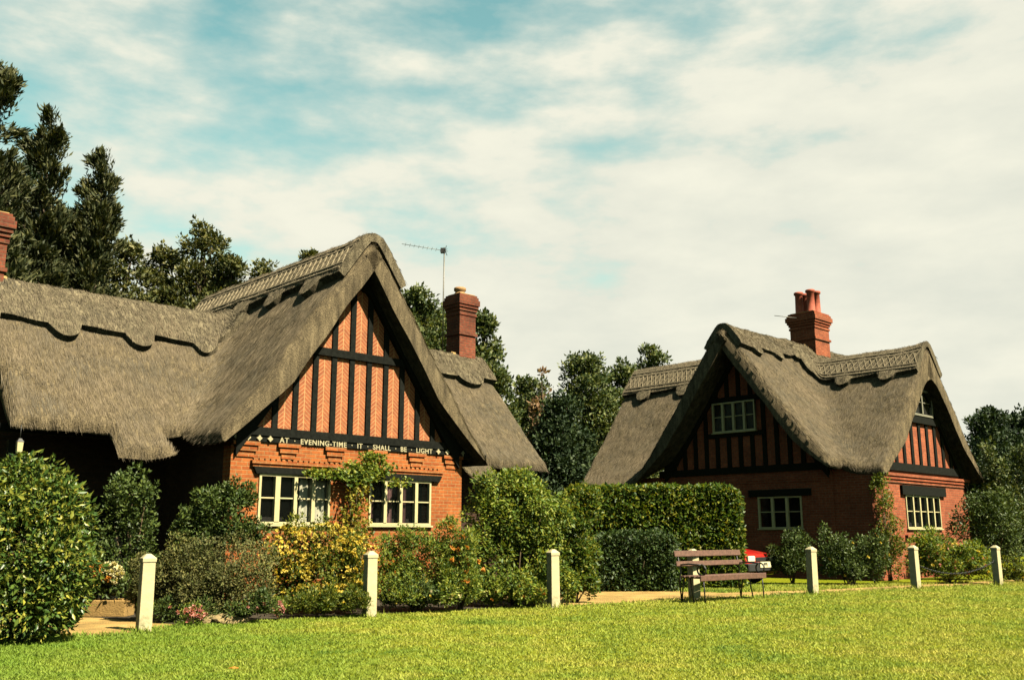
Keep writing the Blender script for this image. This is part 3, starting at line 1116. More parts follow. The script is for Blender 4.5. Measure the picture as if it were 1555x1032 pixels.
# ------------------------------------------------------------------ cottage on the left
def cottage_a():
    UF, VF = 8.6, 16.67
    off = (UF, VF, 0)
    wx, wy = uv2w(UF, VF)
    H = empty('thatched_cottage', (wx, wy, 0), ANG)
    tag(H, 'thatched orange brick cottage with chevron brick gable, inscribed beam and two chimneys', 'cottage')
    CU = 11.4
    zf = roof_fn([('u', 20.5, 6.12, 1.0, 18.4, 1.17, 1.9, 0.09),
                  ('v', CU, 7.35, 15.0, 23.9, 1.42, 2.2, 0.10)])
    rects = [(5.1, 8.3, 17.8, 23.4), (2.0, 8.1, 18.8, 23.4), (8.1, 18.2, 17.6, 23.4), (8.1, 14.8, 16.2, 23.8), (6.8, 7.8, 17.3, 20.0), (14.7, 16.0, 17.1, 20.0)]
    roof = roof_mesh('roof', zf, rects, 0.47, off, H, M['thatch'])
    ridge_cap(zf, 'u', 20.5, 2.0, 10.4, scallop(0.84, 0.28, 1.5, 6.05, 0.4), off, roof, pattern=False)
    ridge_cap(zf, 'u', 20.5, 12.6, 18.15, scallop(0.7, 0.22, 2.2, 1.3), off, roof, pattern=False)
    ridge_cap(zf, 'v', CU, 16.22, 23.6, scallop(0.74, 0.26, 1.5, 16.9, 0.42), off, roof, tipa=0.04)

    F_ = lambda a, o, z: (a, VF - o, z)
    # brick front below the beam
    w1, w2 = (9.2, 10.8, 1.5, 2.46), (11.75, 13.4, 1.5, 2.46)
    mb = MB(off, F_)
    wall_with_holes(mb, 8.6, 14.3, 0, 3.06, [w1, w2], -0.3, 0)
    wall = mb.build('front_wall', M['brick_a'], H)
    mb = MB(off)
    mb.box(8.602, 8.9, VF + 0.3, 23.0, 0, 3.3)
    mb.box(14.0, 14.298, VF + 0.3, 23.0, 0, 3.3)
    mb.build('side_wall', M['brick_shade'], H)
    # corbelled brick under the beam
    for k in range(6):
        c = MB(off, F_)
        a0 = [8.6, 9.55, 10.62, 11.66, 12.72, 13.72][k]
        w = 0.5 if k not in (0, 5) else 0.56
        for i, (z, o) in enumerate(((2.98, 0.075), (2.87, 0.05), (2.76, 0.025))):
            c.box(a0 + 0.05 * i, a0 + w - 0.05 * i, 0, o, z, z + 0.075)
        c.build('corbel', M['brick_a'], wall)
    # dentil course and drip moulding over the windows
    d = MB(off, F_)
    d.box(9.0, 13.72, 0, 0.09, 2.64, 2.70)
    d.box(9.03, 13.69, 0, 0.06, 2.585, 2.64)
    for i in range(38):
        d.box(9.05 + i * 0.122, 9.05 + i * 0.122 + 0.06, 0, 0.05, 2.70, 2.745)
    d.build('drip_course', M['brick_a'], wall)
    l = MB(off, F_)
    l.prism([(9.05, 2.58), (13.68, 2.58), (13.6, 2.45), (13.45, 2.45), (13.42, 2.462), (9.18, 2.462), (9.16, 2.45), (9.12, 2.45)], 0.002, 0.07)
    l.build('lintel', M['timber'], H)
    window(H, off, F_, *w1, 4, curtain=[(0.6, 0.99, 'curtain', 0.0), (0.02, 0.06, 'curtain', 0.0)], open_first=True)
    window(H, off, F_, *w2, 4, curtain=[(0.26, 0.42, 'pinkcurtain', 0.0), (0.56, 0.64, 'pinkcurtain', 0.0), (0.02, 0.12, 'pinkcurtain', 0.1)])
    # timber gable
    gp = MB(off, F_)
    poly = gable_poly(zf, 'u', VF, 8.62, 14.28, 3.3, 0.5)
    gp.prism(poly, -0.2, -0.02)
    gp.build('gable_panel', M['chevron'], H)
    b = MB(off, F_)
    b.box(8.45, 14.45, -0.1, 0.06, 3.18, 3.34)
    b.box(8.52, 14.38, -0.1, 0.035, 3.06, 3.18)
    b.box(9.85, 12.95, -0.05, 0.05, 4.92, 5.08)
    # raking timbers against the thatch
    for sd in (-1, 1):
        ts = np.linspace(0.02, 2.75, 24)
        for i in range(len(ts) - 1):
            q = []
            for t in (ts[i], ts[i + 1]):
                zz = float(zf(CU + sd * t, VF))
                q.append((CU + sd * t, zz - 0.45, zz - 0.98))
            b.prism([(q[0][0], q[0][1]), (q[1][0], q[1][1]), (q[1][0], q[1][2]), (q[0][0], q[0][2])], -0.02, 0.09)
    fr = b.build('timber_frame', M['timber'], H)
    for k in range(1, 13):
        a = 8.6 + k * 0.4385
        zt = float(zf(a, VF)) - 0.55
        s = MB(off, F_)
        if zt > 5.1:
            s.box(a - 0.06, a + 0.06, -0.03, 0.022, 3.34, 4.92)
            s.build('stud', M['timber'], fr)
            s = MB(off, F_)
            s.box(a - 0.062, a + 0.062, -0.03, 0.022, 5.08, zt)
        elif zt > 3.5:
            s.box(a - 0.06, a + 0.06, -0.03, 0.022, 3.34, min(zt, 4.92))
        s.build('stud', M['timber'], fr)
    # writing along the beam
    words = 'AT \u00b7 EVENING-TIME \u00b7 IT \u00b7 SHALL \u00b7 BE \u00b7 LIGHT'.split(' ')
    done = []
    for wd_ in words:
        cu = bpy.data.curves.new('inscription', 'FONT')
        cu.body = wd_
        cu.size = 0.15
        cu.extrude = 0.006
        cu.offset = 0.003
        cu.space_character = 1.12
        to = bpy.data.objects.new('text_source', cu)
        COL.objects.link(to)
        bpy.context.view_layer.update()
        me = bpy.data.meshes.new_from_object(to.evaluated_get(bpy.context.evaluated_depsgraph_get()))
        bpy.data.objects.remove(to)
        xs = [v.co.x for v in me.vertices]
        done.append((me, min(xs), max(xs) - min(xs)))
    gap = (3.82 - sum(d[2] for d in done)) / (len(done) - 1)
    x0 = 9.58
    for me, mn, wdt in done:
        for v in me.vertices:
            x, y, z = v.co
            p = F_(x0 + x - mn, 0.043 + z, 3.068 + y)
            v.co = (p[0] - off[0], p[1] - off[1], p[2])
        me.name = 'inscription'
        link('inscription', me, fr, [M['letter']])
        x0 += wdt + gap
    for a in (8.66, 8.9, 9.14, 9.37, 13.56, 13.82, 14.06, 14.29):
        o = MB(off, F_)
        n = 8
        o.prism([(a + 0.045 * (1 + 0.25 * math.cos(4 * t)) * math.cos(t), 3.122 + 0.048 * (1 + 0.25 * math.cos(4 * t)) * math.sin(t))
                 for t in [2 * math.pi * i / 16 for i in range(16)]], 0.03, 0.07)
        o.build('carved_flower', M['letter'], fr)
    # spine walls, deep under the eaves
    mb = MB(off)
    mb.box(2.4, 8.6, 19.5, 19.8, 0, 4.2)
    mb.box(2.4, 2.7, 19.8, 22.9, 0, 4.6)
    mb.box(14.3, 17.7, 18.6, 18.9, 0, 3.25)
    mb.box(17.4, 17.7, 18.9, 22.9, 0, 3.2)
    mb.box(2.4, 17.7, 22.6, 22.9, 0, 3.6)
    mb.build('wing_wall', M['brick_shade'], H)
    # gable ends of the wings
    G_ = lambda a, o, z: (17.42 + o, a, z)
    g = MB(off, G_)
    g.prism(gable_poly(zf, 'v', 17.5, 18.9, 22.6, 3.2, 0.75), 0.0, 0.2)
    g.build('wing_gable', M['brick_dark'], H)
    V_ = lambda a, o, z: (a, 19.5 - o, z)
    window(H, off, V_, 5.6, 6.5, 1.15, 2.3, 2)
    window(H, off, V_, 3.2, 4.6, 1.15, 2.3, 3)
    window(H, off, V_, 4.75, 4.97, 2.72, 3.02, 1, bar=False, sill=False)
    dr = MB(off, V_)
    dr.box(7.1, 8.0, 0.001, 0.05, 0.05, 2.05)
    for i in range(1, 5):
        dr.box(7.1 + i * 0.18 - 0.008, 7.1 + i * 0.18 + 0.008, 0.05, 0.06, 0.08, 2.02)
    do = dr.build('door', M['timber'], H)
    h = MB(off, V_)
    h.lathe((7.9, 0.06, 1.0), [(0.03, 0), (0.03, 0.06)], 8)
    h.build('handle', M['iron'], do)
    # eaves plates that show under the thatch, and stub beams
    for e in ((14.3, 14.95, 16.55, 16.67, 3.0, 3.12), (5.0, 8.0, 18.45, 18.57, 3.1, 3.25)):
        b = MB(off)
        b.box(*e)
        b.build('eaves_plate', M['timber'], H)
    for u in (5.2, 7.4):
        po = MB(off)
        po.box(u, u + 0.14, 18.28, 18.42, 0, 2.95)
        po.build('veranda_post', M['timber'], H)
    zb = lambda u, v: max(float(zf(u, v)), 5.5)
    chimney(H, off, 17.2, 17.8, 20.2, 20.78, 4.5, 8.08, [(17.45, 20.5, 0.26)], M['brick_dark'], M['buff'], 0.3, base_z=zb, cb=0.6)
    chimney(H, off, 4.47, 5.32, 20.16, 20.84, 4.5, 7.6, [(5.0, 20.5, 0.3)], M['brick_dark'], M['buff'], 0.3, base_z=zb, cb=0.7)
    return H


# ------------------------------------------------------------------ cottage on the right
def cottage_b():
    U1, V2 = 27.25, 13.3
    off = (U1, 14.5, 0)
    wx, wy = uv2w(U1, 14.5)
    H = empty('thatched_cottage', (wx, wy, 0), ANG)
    tag(H, 'thatched red brick cottage with two half-timbered gables behind the bench', 'cottage')
    zf = roof_fn([('u', 17.65, 7.9, 25.5, 37.0, 1.34, 2.4, 0.10),
                  ('v', 31.0, 7.18, 12.0, 17.65, 1.14, 2.4, 0.06),
                  ('v', 30.2, 7.65, 17.0, 24.4, 1.36, 2.3, 0.09)], 0.6)
    rects = [(26.4, 36.6, 14.0, 21.4), (27.2, 34.8, 12.8, 18.0), (26.3, 34.1, 17.4, 24.3), (34.6, 35.5, 14.0, 18.0)]
    roof = roof_mesh('roof', zf, rects, 0.5, off, H, M['thatch'], under=lambda U, V: 0.5 * np.exp(-((U - 31.0) / 0.62) ** 2) * (V < 15.5))
    ridge_cap(zf, 'u', 17.65, 26.45, 36.0, scallop(0.6, 0.2, 1.3, 27.1, 0.4), off, roof, tipa=0.05, pattern=False)
    ridge_cap(zf, 'v', 31.0, 12.82, 16.9, scallop(0.86, 0.24, 1.5, 13.5, 0.4), off, roof, tipa=0.12)
    ridge_cap(zf, 'v', 30.2, 19.3, 24.25, scallop(0.9, 0.26, 1.9, 20.9, 0.36), off, roof)

    A_ = lambda a, o, z: (U1 - o, a, z)          # gable that faces left
    B_ = lambda a, o, z: (a, V2 - o, z)          # gable that faces the green
    wl = (15.55, 17.1, 1.5, 2.5)
    mb = MB(off, A_)
    wall_with_holes(mb, 14.5, 20.8, 0, 3.3, [wl], -0.3, 0)
    wa = mb.build('side_gable_wall', M['brick_b'], H)
    mb = MB(off, A_)
    mb.box(14.5, 20.8, 0, 0.05, 3.02, 3.1)
    mb.box(14.5, 20.8, 0, 0.03, 2.94, 3.02)
    mb.build('string_course', M['brick_b'], wa)
    w2 = (29.5, 32.0, 1.5, 2.52)
    mb = MB(off, B_)
    wall_with_holes(mb, 27.32, 34.4, 0, 3.25, [w2], -0.3, 0)
    wb = mb.build('front_gable_wall', M['brick_b'], H)
    mb = MB(off, B_)
    for z, o in ((3.08, 0.12), (2.98, 0.08), (2.88, 0.04)):
        mb.box(27.32, 34.4, 0, o, z, z + 0.085)
    mb.build('string_course', M['brick_b'], wb)
    mb = MB(off)
    mb.box(27.322, 27.6, V2 + 0.3, 14.497, 0, 3.3)
    mb.box(34.1, 34.398, V2 + 0.3, 24.0, 0, 3.3)
    mb.box(27.4, 34.1, 20.5, 20.8, 0, 3.3)
    mb.box(27.3, 27.6, 20.8, 24.0, 0, 3.3)
    mb.build('return_wall', M['brick_b'], H)
    # gable panels
    g = MB(off, A_)
    g.prism(gable_poly(zf, 'v', U1, 14.52, 20.78, 3.3, 0.55), -0.2, -0.02)
    g.build('gable_panel', M['plaster_b'], H)
    g = MB(off, B_)
    g.prism(gable_poly(zf, 'u', V2, 27.4, 34.38, 3.25, 0.55), -0.2, -0.02)
    g.build('gable_panel', M['plaster_b'], H)
    # timbers of the left-facing gable
    C1 = 17.65
    hw = (17.0, 18.66, 4.66, 5.66)
    b = MB(off, A_)
    b.box(14.3, 21.0, -0.1, 0.06, 3.28, 3.5)
    b.box(16.0, 19.4, -0.05, 0.05, 5.66, 5.84)
    b.box(16.7, 18.9, -0.05, 0.05, 4.5, 4.655)
    for sd in (-1, 1):
        ts = np.linspace(0.02, 3.1, 24)
        for i in range(len(ts) - 1):
            q = []
            for t in (ts[i], ts[i + 1]):
                zz = float(zf(U1, C1 + sd * t))
                q.append((C1 + sd * t, zz - 0.5, zz - 1.05))
            b.prism([(q[0][0], q[0][1]), (q[1][0], q[1][1]), (q[1][0], q[1][2]), (q[0][0], q[0][2])], -0.02, 0.09)
    f1 = b.build('timber_frame', M['timber'], H)
    for k in range(1, 14):
        a = 14.5 + k * 0.45
        zt = float(zf(U1, a)) - 0.6
        if zt < 3.6:
            continue
        s = MB(off, A_)
        inside = hw[0] - 0.02 < a < hw[1] + 0.02
        if inside:
            s.box(a - 0.075, a + 0.075, -0.03, 0.022, 3.5, 4.5)
            s.build('stud', M['timber'], f1)
            s = MB(off, A_)
            s.box(a - 0.075, a + 0.075, -0.03, 0.022, 5.84, zt)
        else:
            s.box(a - 0.075, a + 0.075, -0.03, 0.022, 3.5, min(zt, 5.66) if 16.0 < a < 19.4 else zt)
            if zt > 5.84 and 16.0 < a < 19.4:
                s.build('stud', M['timber'], f1)
                s = MB(off, A_)
                s.box(a - 0.075, a + 0.075, -0.03, 0.022, 5.84, zt)
        s.build('stud', M['timber'], f1)
    window(H, off, lambda a, o, z: A_(a, o + 0.07, z), *hw, 4, back=0.055)
    window(H, off, A_, *wl, 3)
    l = MB(off, A_)
    l.box(15.2, 17.4, 0.002, 0.08, 2.51, 2.72)
    l.build('lintel', M['timber'], H)
    # timbers of the gable that faces the green
    C2 = 31.0
    b = MB(off, B_)
    b.box(27.8, 34.38, -0.1, 0.06, 3.25, 3.5)
    b.box(29.85, 32.35, -0.05, 0.08, 4.85, 5.08)
    for sd in (-1, 1):
        ts = np.linspace(0.02, 3.3, 24)
        for i in range(len(ts) - 1):
            q = []
            for t in (ts[i], ts[i + 1]):
                zz = float(zf(C2 + sd * t, V2))
                q.append((C2 + sd * t, zz - 0.5, zz - 1.0))
            b.prism([(q[0][0], q[0][1]), (q[1][0], q[1][1]), (q[1][0], q[1][2]), (q[0][0], q[0][2])], -0.02, 0.09)
    f2 = b.build('timber_frame', M['timber'], H)
    for k in range(1, 12):
        a = 27.4 + k * 0.583
        zt = float(zf(a, V2)) - 0.6
        if zt < 3.6:
            continue
        s = MB(off, B_)
        s.box(a - 0.085, a + 0.085, -0.03, 0.022, 3.5, min(zt, 4.85))
        s.build('stud', M['timber'], f2)
    s = MB(off, B_)
    for a in (30.2, 32.0):
        s.box(a - 0.08, a + 0.08, -0.03, 0.03, 5.08, 5.9)
    s.box(30.2, 32.0, -0.03, 0.035, 5.98, 6.14)
    s.build('window_surround', M['timber'], f2)
    window(H, off, lambda a, o, z: B_(a, o + 0.07, z), 30.3, 31.9, 5.09, 5.97, 2, sill=False, frame_w=0.07, back=0.055, mat=M['grey_paint'])
    window(H, off, B_, *w2, 5)
    l = MB(off, B_)
    l.box(29.2, 32.4, 0.002, 0.09, 2.53, 2.82)
    l.build('lintel', M['timber'], H)
    sl = MB(off, B_)
    sl.box(29.3, 32.2, 0.002, 0.1, 1.2, 1.3)
    sl.build('sill_course', M['brick_b'], wb)
    zb = lambda u, v: max(float(zf(u, v)), 6.6)
    pots = [(31.55 + i * 0.3, 17.45 + j * 0.4, 1.0) for i in range(3) for j in range(2)]
    ch = chimney(H, off, 31.7, 32.75, 17.15, 18.15, 6.0, 9.4, [(32.0, 17.4, 0.9), (32.45, 17.42, 0.92), (32.0, 17.88, 0.88), (32.45, 17.9, 0.9)], M['brick_b'], M['clay'], 1.0, tall=True, base_z=zb, cb=0.8)
    w = MB(off)
    w.tube([(31.7, 17.7, 9.2), (30.9, 18.3, 9.28)], 0.012, 5)
    w.build('wire', M['alu'], ch)
    return H


cottage_a()
cottage_b()

# ------------------------------------------------------------------ aerial on the left cottage
ax_, ay_ = uv2w(17.2, 20.95)
A = empty('television_aerial', (ax_, ay_, 6.1))
tag(A, 'thin television aerial on a tall pole beside the sooty brick chimney', 'aerial')
mb = MB()
mb.tube([(0, 0, 0), (0, 0, 1.8), (0.01, 0, 3.5)], 0.02, 6)
mb.build('pole', M['alu'], A)
mb = MB()
bd = Vector((-0.95, -0.2, 0.1)).normalized()
mb.tube([tuple(bd * -0.12 + Vector((0, 0, 3.4))), tuple(bd * 1.25 + Vector((0, 0, 3.4)))], 0.008, 5)
pd_ = Vector((-bd.y, bd.x, 0))
for i in range(9):
    c = bd * (0.1 + 0.13 * i) + Vector((0, 0, 3.4))
    mb.tube([tuple(c - pd_ * 0.17), tuple(c + pd_ * 0.15)], 0.005, 4)
mb.build('antenna', M['alu'], A)
mb = MB()
mb.box(-0.1, 0.03, -0.06, 0.06, 3.33, 3.47)
for s in (-1, 1):
    mb.tube([(0.03, 0.0, 3.4), (0.08, s * 0.16, 3.4 + 0.1)], 0.01, 4)
    mb.tube([(0.03, 0.0, 3.4), (0.08, s * 0.16, 3.4 - 0.1)], 0.01, 4)
mb.build('bracket', M['iron'], A)

# small pale lantern under the eave of the left wing
lx, ly = uv2w(5.25, 17.86)
Ln = empty('hanging_lantern', (lx, ly, 2.68), ANG)
tag(Ln, 'small pale lantern hanging under the thatched eave above the laurel hedge', 'lantern')
mb = MB()
mb.loft([[(-.042, -.042, 0), (.042, -.042, 0), (.042, .042, 0), (-.042, .042, 0)], [(-.05, -.05, .2), (.05, -.05, .2), (.05, .05, .2), (-.05, .05, .2)]])
mb.build('lantern_body', M['cream'], Ln, bevel=0.006)
mb = MB()
mb.loft([[(-.055, -.055, .2), (.055, -.055, .2), (.055, .055, .2), (-.055, .055, .2)], [(-.02, -.02, .26), (.02, -.02, .26), (.02, .02, .26), (-.02, .02, .26)]])
mb.tube([(0, 0, .25), (0, 0, .5)], 0.008, 5)
mb.build('lantern_cap', M['iron'], Ln)

# ------------------------------------------------------------------ white posts
plabels = ['tall white post beside the gravel path and big laurel hedge',
           'white post in front of the yellow-flowered shrub',
           'white post in front of the tall leafy bush by the track',
           'white post standing behind the brown bench',
           'white post just right of the bench, before the dark brick wall',
           'white post in front of the sunlit gable window, holding the chain on its left end',
           'rightmost white post, holding the other end of the chain']
psrc = None
post_xy = [(-5.1, 13.75), (-2.32, 16.1), (0.76, 18.1), (3.72, 20.1), (6.78, 22.2), (9.93, 24.2), (12.85, 26.0)]
ht = [1.05, 1.05, 1.05, 1.03, 1.05, 1.06, 1.04]
proot = None
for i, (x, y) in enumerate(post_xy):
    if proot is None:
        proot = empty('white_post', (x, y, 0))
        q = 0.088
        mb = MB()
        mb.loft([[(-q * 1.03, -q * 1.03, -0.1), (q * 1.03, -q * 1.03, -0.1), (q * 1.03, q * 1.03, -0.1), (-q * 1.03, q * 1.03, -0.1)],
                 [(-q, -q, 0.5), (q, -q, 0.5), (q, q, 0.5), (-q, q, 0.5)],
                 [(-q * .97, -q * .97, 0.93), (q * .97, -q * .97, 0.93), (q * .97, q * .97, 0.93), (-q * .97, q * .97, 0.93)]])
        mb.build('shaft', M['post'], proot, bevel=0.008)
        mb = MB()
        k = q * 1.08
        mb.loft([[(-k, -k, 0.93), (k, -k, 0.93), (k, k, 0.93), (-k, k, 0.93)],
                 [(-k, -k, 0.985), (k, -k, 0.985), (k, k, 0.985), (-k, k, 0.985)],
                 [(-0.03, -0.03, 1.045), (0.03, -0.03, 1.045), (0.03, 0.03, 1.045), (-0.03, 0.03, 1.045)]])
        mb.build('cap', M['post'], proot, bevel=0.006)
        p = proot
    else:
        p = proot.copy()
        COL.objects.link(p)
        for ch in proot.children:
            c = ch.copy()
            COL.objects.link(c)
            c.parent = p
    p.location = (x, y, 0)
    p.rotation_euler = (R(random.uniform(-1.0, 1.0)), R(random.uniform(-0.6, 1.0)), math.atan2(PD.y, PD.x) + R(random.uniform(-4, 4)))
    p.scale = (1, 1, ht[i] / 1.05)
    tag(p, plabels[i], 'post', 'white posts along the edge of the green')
    if i == 0:
        proot.select_set(False)

# chain between the last two posts
a, b = Vector((9.93, 24.2, 0.62)), Vector((12.85, 26.0, 0.66))
mb = MB()
prev = None
nl = 44
for i in range(nl):
    t0, t1 = i / nl, (i + 1.25) / nl
    pts = []
    for t in (t0, t1):
        t = min(t, 1)
        p = a.lerp(b, t)
        p.z -= 0.3 * 4 * t * (1 - t)
        pts.append(p)
    c = (pts[0] + pts[1]) / 2
    d = (pts[1] - pts[0])
    side = (d.cross(Vector((0, 0, 1))) if i % 2 else Vector((0, 0, 1))).normalized() * 0.02
    mb.tube([pts[0], c + side, pts[1], c - side, pts[0]], 0.011, 4)
o = mb.build('hanging_chain', M['iron'])
tag(o, 'dark sagging chain strung between the two rightmost white posts', 'chain')


# ------------------------------------------------------------------ bench
def bench():
    root = empty('park_bench', (3.66, 19.14, 0), ANG - 0.02)
    tag(root, 'brown slatted wooden bench on black iron legs at the edge of the green', 'bench')
    Lb = 2.14      # local x along the bench, local y backwards

    def slat(name, y, z, h, t, ln0=-0.06, tilt=0.0):
        m = MB()
        m.box(ln0, Lb + 0.06, -t / 2, t / 2, -h / 2, h / 2, bev=0.008)
        o = m.build(name, M['slat'], root)
        o.location = (0, y, z)
        o.rotation_euler = (tilt, 0, 0)
        return o
    for y in (0.02, 0.14, 0.26, 0.38):
        m = MB()
        m.box(-0.06, Lb + 0.06, -0.05, 0.05, -0.018, 0.018, bev=0.008)
        o = m.build('seat_slat', M['slat'], root)
        o.location = (0, y, 0.5 + (0.0 if y > 0.1 else -0.005))
    m = MB()
    m.box(-0.06, Lb + 0.06, -0.018, 0.018, -0.055, 0.055, bev=0.008)
    o = m.build('seat_slat', M['slat'], root)
    o.location = (0, -0.05, 0.475)
    slat('back_slat', 0.565, 0.935, 0.12, 0.03, tilt=-0.2)
    slat('back_slat', 0.52, 0.74, 0.1, 0.03, tilt=-0.2)
    for x in (0.06, Lb - 0.06):
        m = MB()
        r = 0.016
        m.tube([(x, -0.06, 0.0), (x, -0.05, 0.25), (x, -0.03, 0.48)], r, 6)            # front leg
        m.tube([(x, 0.5, 0.01), (x, 0.47, 0.25), (x, 0.42, 0.49)], r, 6)               # rear V
        m.tube([(x, 0.5, 0.01), (x, 0.54, 0.3), (x, 0.51, 0.62), (x, 0.6, 1.0)], r, 6)
        m.tube([(x, 0.5, 0.015), (x, 0.2, 0.012)], r, 6)                               # foot bar
        m.tube([(x, 0.2, 0.012), (x, 0.25, 0.25), (x, 0.28, 0.48)], r, 6)
        m.tube([(x, -0.04, 0.478), (x, 0.46, 0.475)], r, 6)
        m.build('iron_frame', M['iron'], root)
        m = MB()
        pts = [(x, 0.52, 0.72), (x, 0.3, 0.74), (x, 0.12, 0.73)]
        for i in range(19):
            t = math.pi / 2 - i / 18 * 2 * math.pi
            pts.append((x, 0.02 + 0.1 * -math.cos(math.pi - t) * 1.0 - 0.02, 0.63 + 0.1 * math.sin(t)))
        m.tube(pts, 0.018, 6)
        m.tube([(x, -0.0, 0.53), (x, -0.0, 0.49)], 0.016, 6)
        m.build('scroll_armrest', M['iron'], root)


bench()


# ------------------------------------------------------------------ red car, nose out past the hedge
def car():
    u0, v0 = 0.7239 * 6.22 + 0.6899 * 26.0, -0.6899 * 6.22 + 0.7239 * 26.0
    wx, wy = uv2w(u0, v0)
    root = empty('parked_car', (wx, wy, 0), ANG)
    tag(root, 'small red hatchback nosing out from behind the tall clipped hedge', 'car')
    Wd = 1.5

    def sec(y, zb, zs, zt, ws, wt):
        """closed section across the car; y runs back from the nose"""
        c = Wd / 2
        return [(c - ws, y, zb), (c - ws - 0.015, y, (zb + zs) / 2), (c - ws, y, zs), (c - wt, y, zt), (c, y, zt + 0.02), (c + wt, y, zt), (c + ws, y, zs), (c + ws + 0.015, y, (zb + zs) / 2), (c + ws, y, zb)]
    mb = MB()
    mb.loft([sec(0.0, 0.3, 0.6, 0.74, 0.7, 0.66), sec(0.06, 0.25, 0.66, 0.78, 0.73, 0.68), sec(0.5, 0.22, 0.74, 0.86, 0.75, 0.69),
             sec(1.05, 0.22, 0.82, 0.94, 0.75, 0.7), sec(1.55, 0.22, 0.86, 1.36, 0.75, 0.58), sec(2.3, 0.22, 0.86, 1.4, 0.75, 0.57),
             sec(3.05, 0.22, 0.86, 1.34, 0.75, 0.56), sec(3.4, 0.25, 0.84, 0.98, 0.74, 0.66), sec(3.5, 0.3, 0.8, 0.9, 0.7, 0.64)], 0)
    body = mb.build('body', M['carred'], root, bevel=0.03)
    mb = MB()
    mb.prism([(0.14, 0.785), (1.36, 0.785), (1.34, 0.81), (0.16, 0.81)], 0.12, 0.16)
    mb.build('bonnet_edge', M['carred'], root)
    mb = MB()
    mb.add([(0.14, 1.07, 0.965), (1.36, 1.07, 0.965), (1.26, 1.5, 1.34), (0.24, 1.5, 1.34), (0.14, 1.09, 0.955), (1.36, 1.09, 0.955), (1.26, 1.52, 1.33), (0.24, 1.52, 1.33)],
           [(0, 1, 2, 3), (7, 6, 5, 4), (0, 4, 5, 1), (1, 5, 6, 2), (2, 6, 7, 3), (3, 7, 4, 0)])
    mb.build('windscreen', M['glass'], root)
    for sx in (-1, 1):
        c = Wd / 2
        mb = MB()
        q = [(1.5, 0.92), (3.1, 0.92), (2.95, 1.3), (1.72, 1.3)]
        k0 = lambda z: c + sx * (0.762 - (z - 0.86) * 0.37)
        mb.add([(k0(z) + sx * o, y, z) for o in (0.0, 0.012) for y, z in q],
               [(0, 1, 2, 3), (7, 6, 5, 4), (0, 4, 5, 1), (1, 5, 6, 2), (2, 6, 7, 3), (3, 7, 4, 0)])
        mb.build('side_window', M['glass'], root)
        mb = MB()
        x0 = c + sx * 0.69
        x1 = c + sx * 0.36
        mb.box(min(x0, x1), max(x0, x1), -0.035, 0.05, 0.6, 0.755, bev=0.02)
        mb.build('headlight', M['lamp_glass'], root)
    mb = MB()
    mb.box(0.44, 1.06, -0.012, 0.05, 0.61, 0.72)
    for z in (0.635, 0.665, 0.695):
        mb.box(0.45, 1.05, -0.02, -0.012, z - 0.006, z + 0.006)
    mb.build('grille', M['rubber'], root)
    mb = MB()
    mb.box(-0.01, 1.51, -0.09, 0.12, 0.34, 0.56, bev=0.03)
    mb.build('bumper', M['rubber'], root)
    mb = MB()
    mb.box(0.5, 1.02, -0.108, -0.092, 0.45, 0.6)
    pt = mb.build('number_plate', M['plate'], root)
    mb = MB()
    for x0, x1, za, zb in ((0.66, 0.7, 0.475, 0.57), (0.80, 0.84, 0.475, 0.57), (0.7, 0.8, 0.535, 0.57), (0.735, 0.765, 0.5, 0.535)):
        mb.box(x0, x1, -0.113, -0.108, za, zb)
    mb.build('plate_letter', M['rubber'], pt)
    for y in (0.72, 2.85):
        for sx in (0.03, Wd - 0.03):
            w = MB()
            ring = []
            for k in range(20):
                t = 2 * math.pi * k / 20
                ring.append((math.cos(t), math.sin(t)))
            w.loft([[(x, y + 0.27 * r * a, 0.27 + 0.27 * r * b) for a, b in ring] for x, r in ((sx - 0.08, 0.92), (sx - 0.06, 1), (sx + 0.06, 1), (sx + 0.08, 0.92))])
            wo = w.build('wheel', M['rubber'], root)
            w = MB()
            w.loft([[(x, y + 0.27 * r * a, 0.27 + 0.27 * r * b) for a, b in ring] for x, r in ((sx - 0.085, 0.6), (sx + 0.085, 0.6))])
            w.build('rim', M['alu'], wo)


car()

# ------------------------------------------------------------------ garden plants
# big laurel hedge at the left edge
shrub('laurel_hedge', 'big rounded laurel hedge with large leaves at the left edge by the path', 'hedge',
      px_blobs([(45, 755, 72, 60), (92, 795, 44, 66, -.2), (20, 830, 95, 90, -.5), (85, 870, 58, 75, -.5), (30, 915, 90, 55, -.6),
                (-60, 800, 90, 105), (-60, 900, 80, 70, -.3), (98, 905, 30, 42, -.4), (108, 850, 24, 50, 0)], 12.9),
      27000, 0.105, 0.047, M['laurel'], shell=0.72, up=-0.05, droop=0.1, outward=0.6)

shrub('climbing_shrub', 'tall dark climber against the shaded wall of the wing', 'shrub',
      px_blobs([(195, 760, 32, 50), (215, 800, 28, 60), (170, 810, 30, 55), (190, 855, 45, 42), (222, 745, 18, 26)], 17.0),
      3800, 0.085, 0.05, M['dkbush'])
shrub('corner_shrub', 'dark green bush growing at the corner of the orange brick wall', 'shrub',
      px_blobs([(325, 785, 42, 42), (362, 800, 34, 38), (300, 815, 36, 40), (345, 760, 34, 22), (385, 812, 30, 26)], 16.3),
      8000, 0.075, 0.045, M['dkbush'])
shrub('russet_shrub', 'brownish fine-leaved shrub between the first and second posts', 'shrub',
      px_blobs([(300, 870, 62, 50), (355, 870, 50, 48), (265, 885, 40, 45), (335, 905, 66, 30), (285, 850, 30, 26), (385, 895, 36, 40), (392, 850, 30, 34, .4)], 15.3),
      15000, 0.06, 0.028, M['brown'])
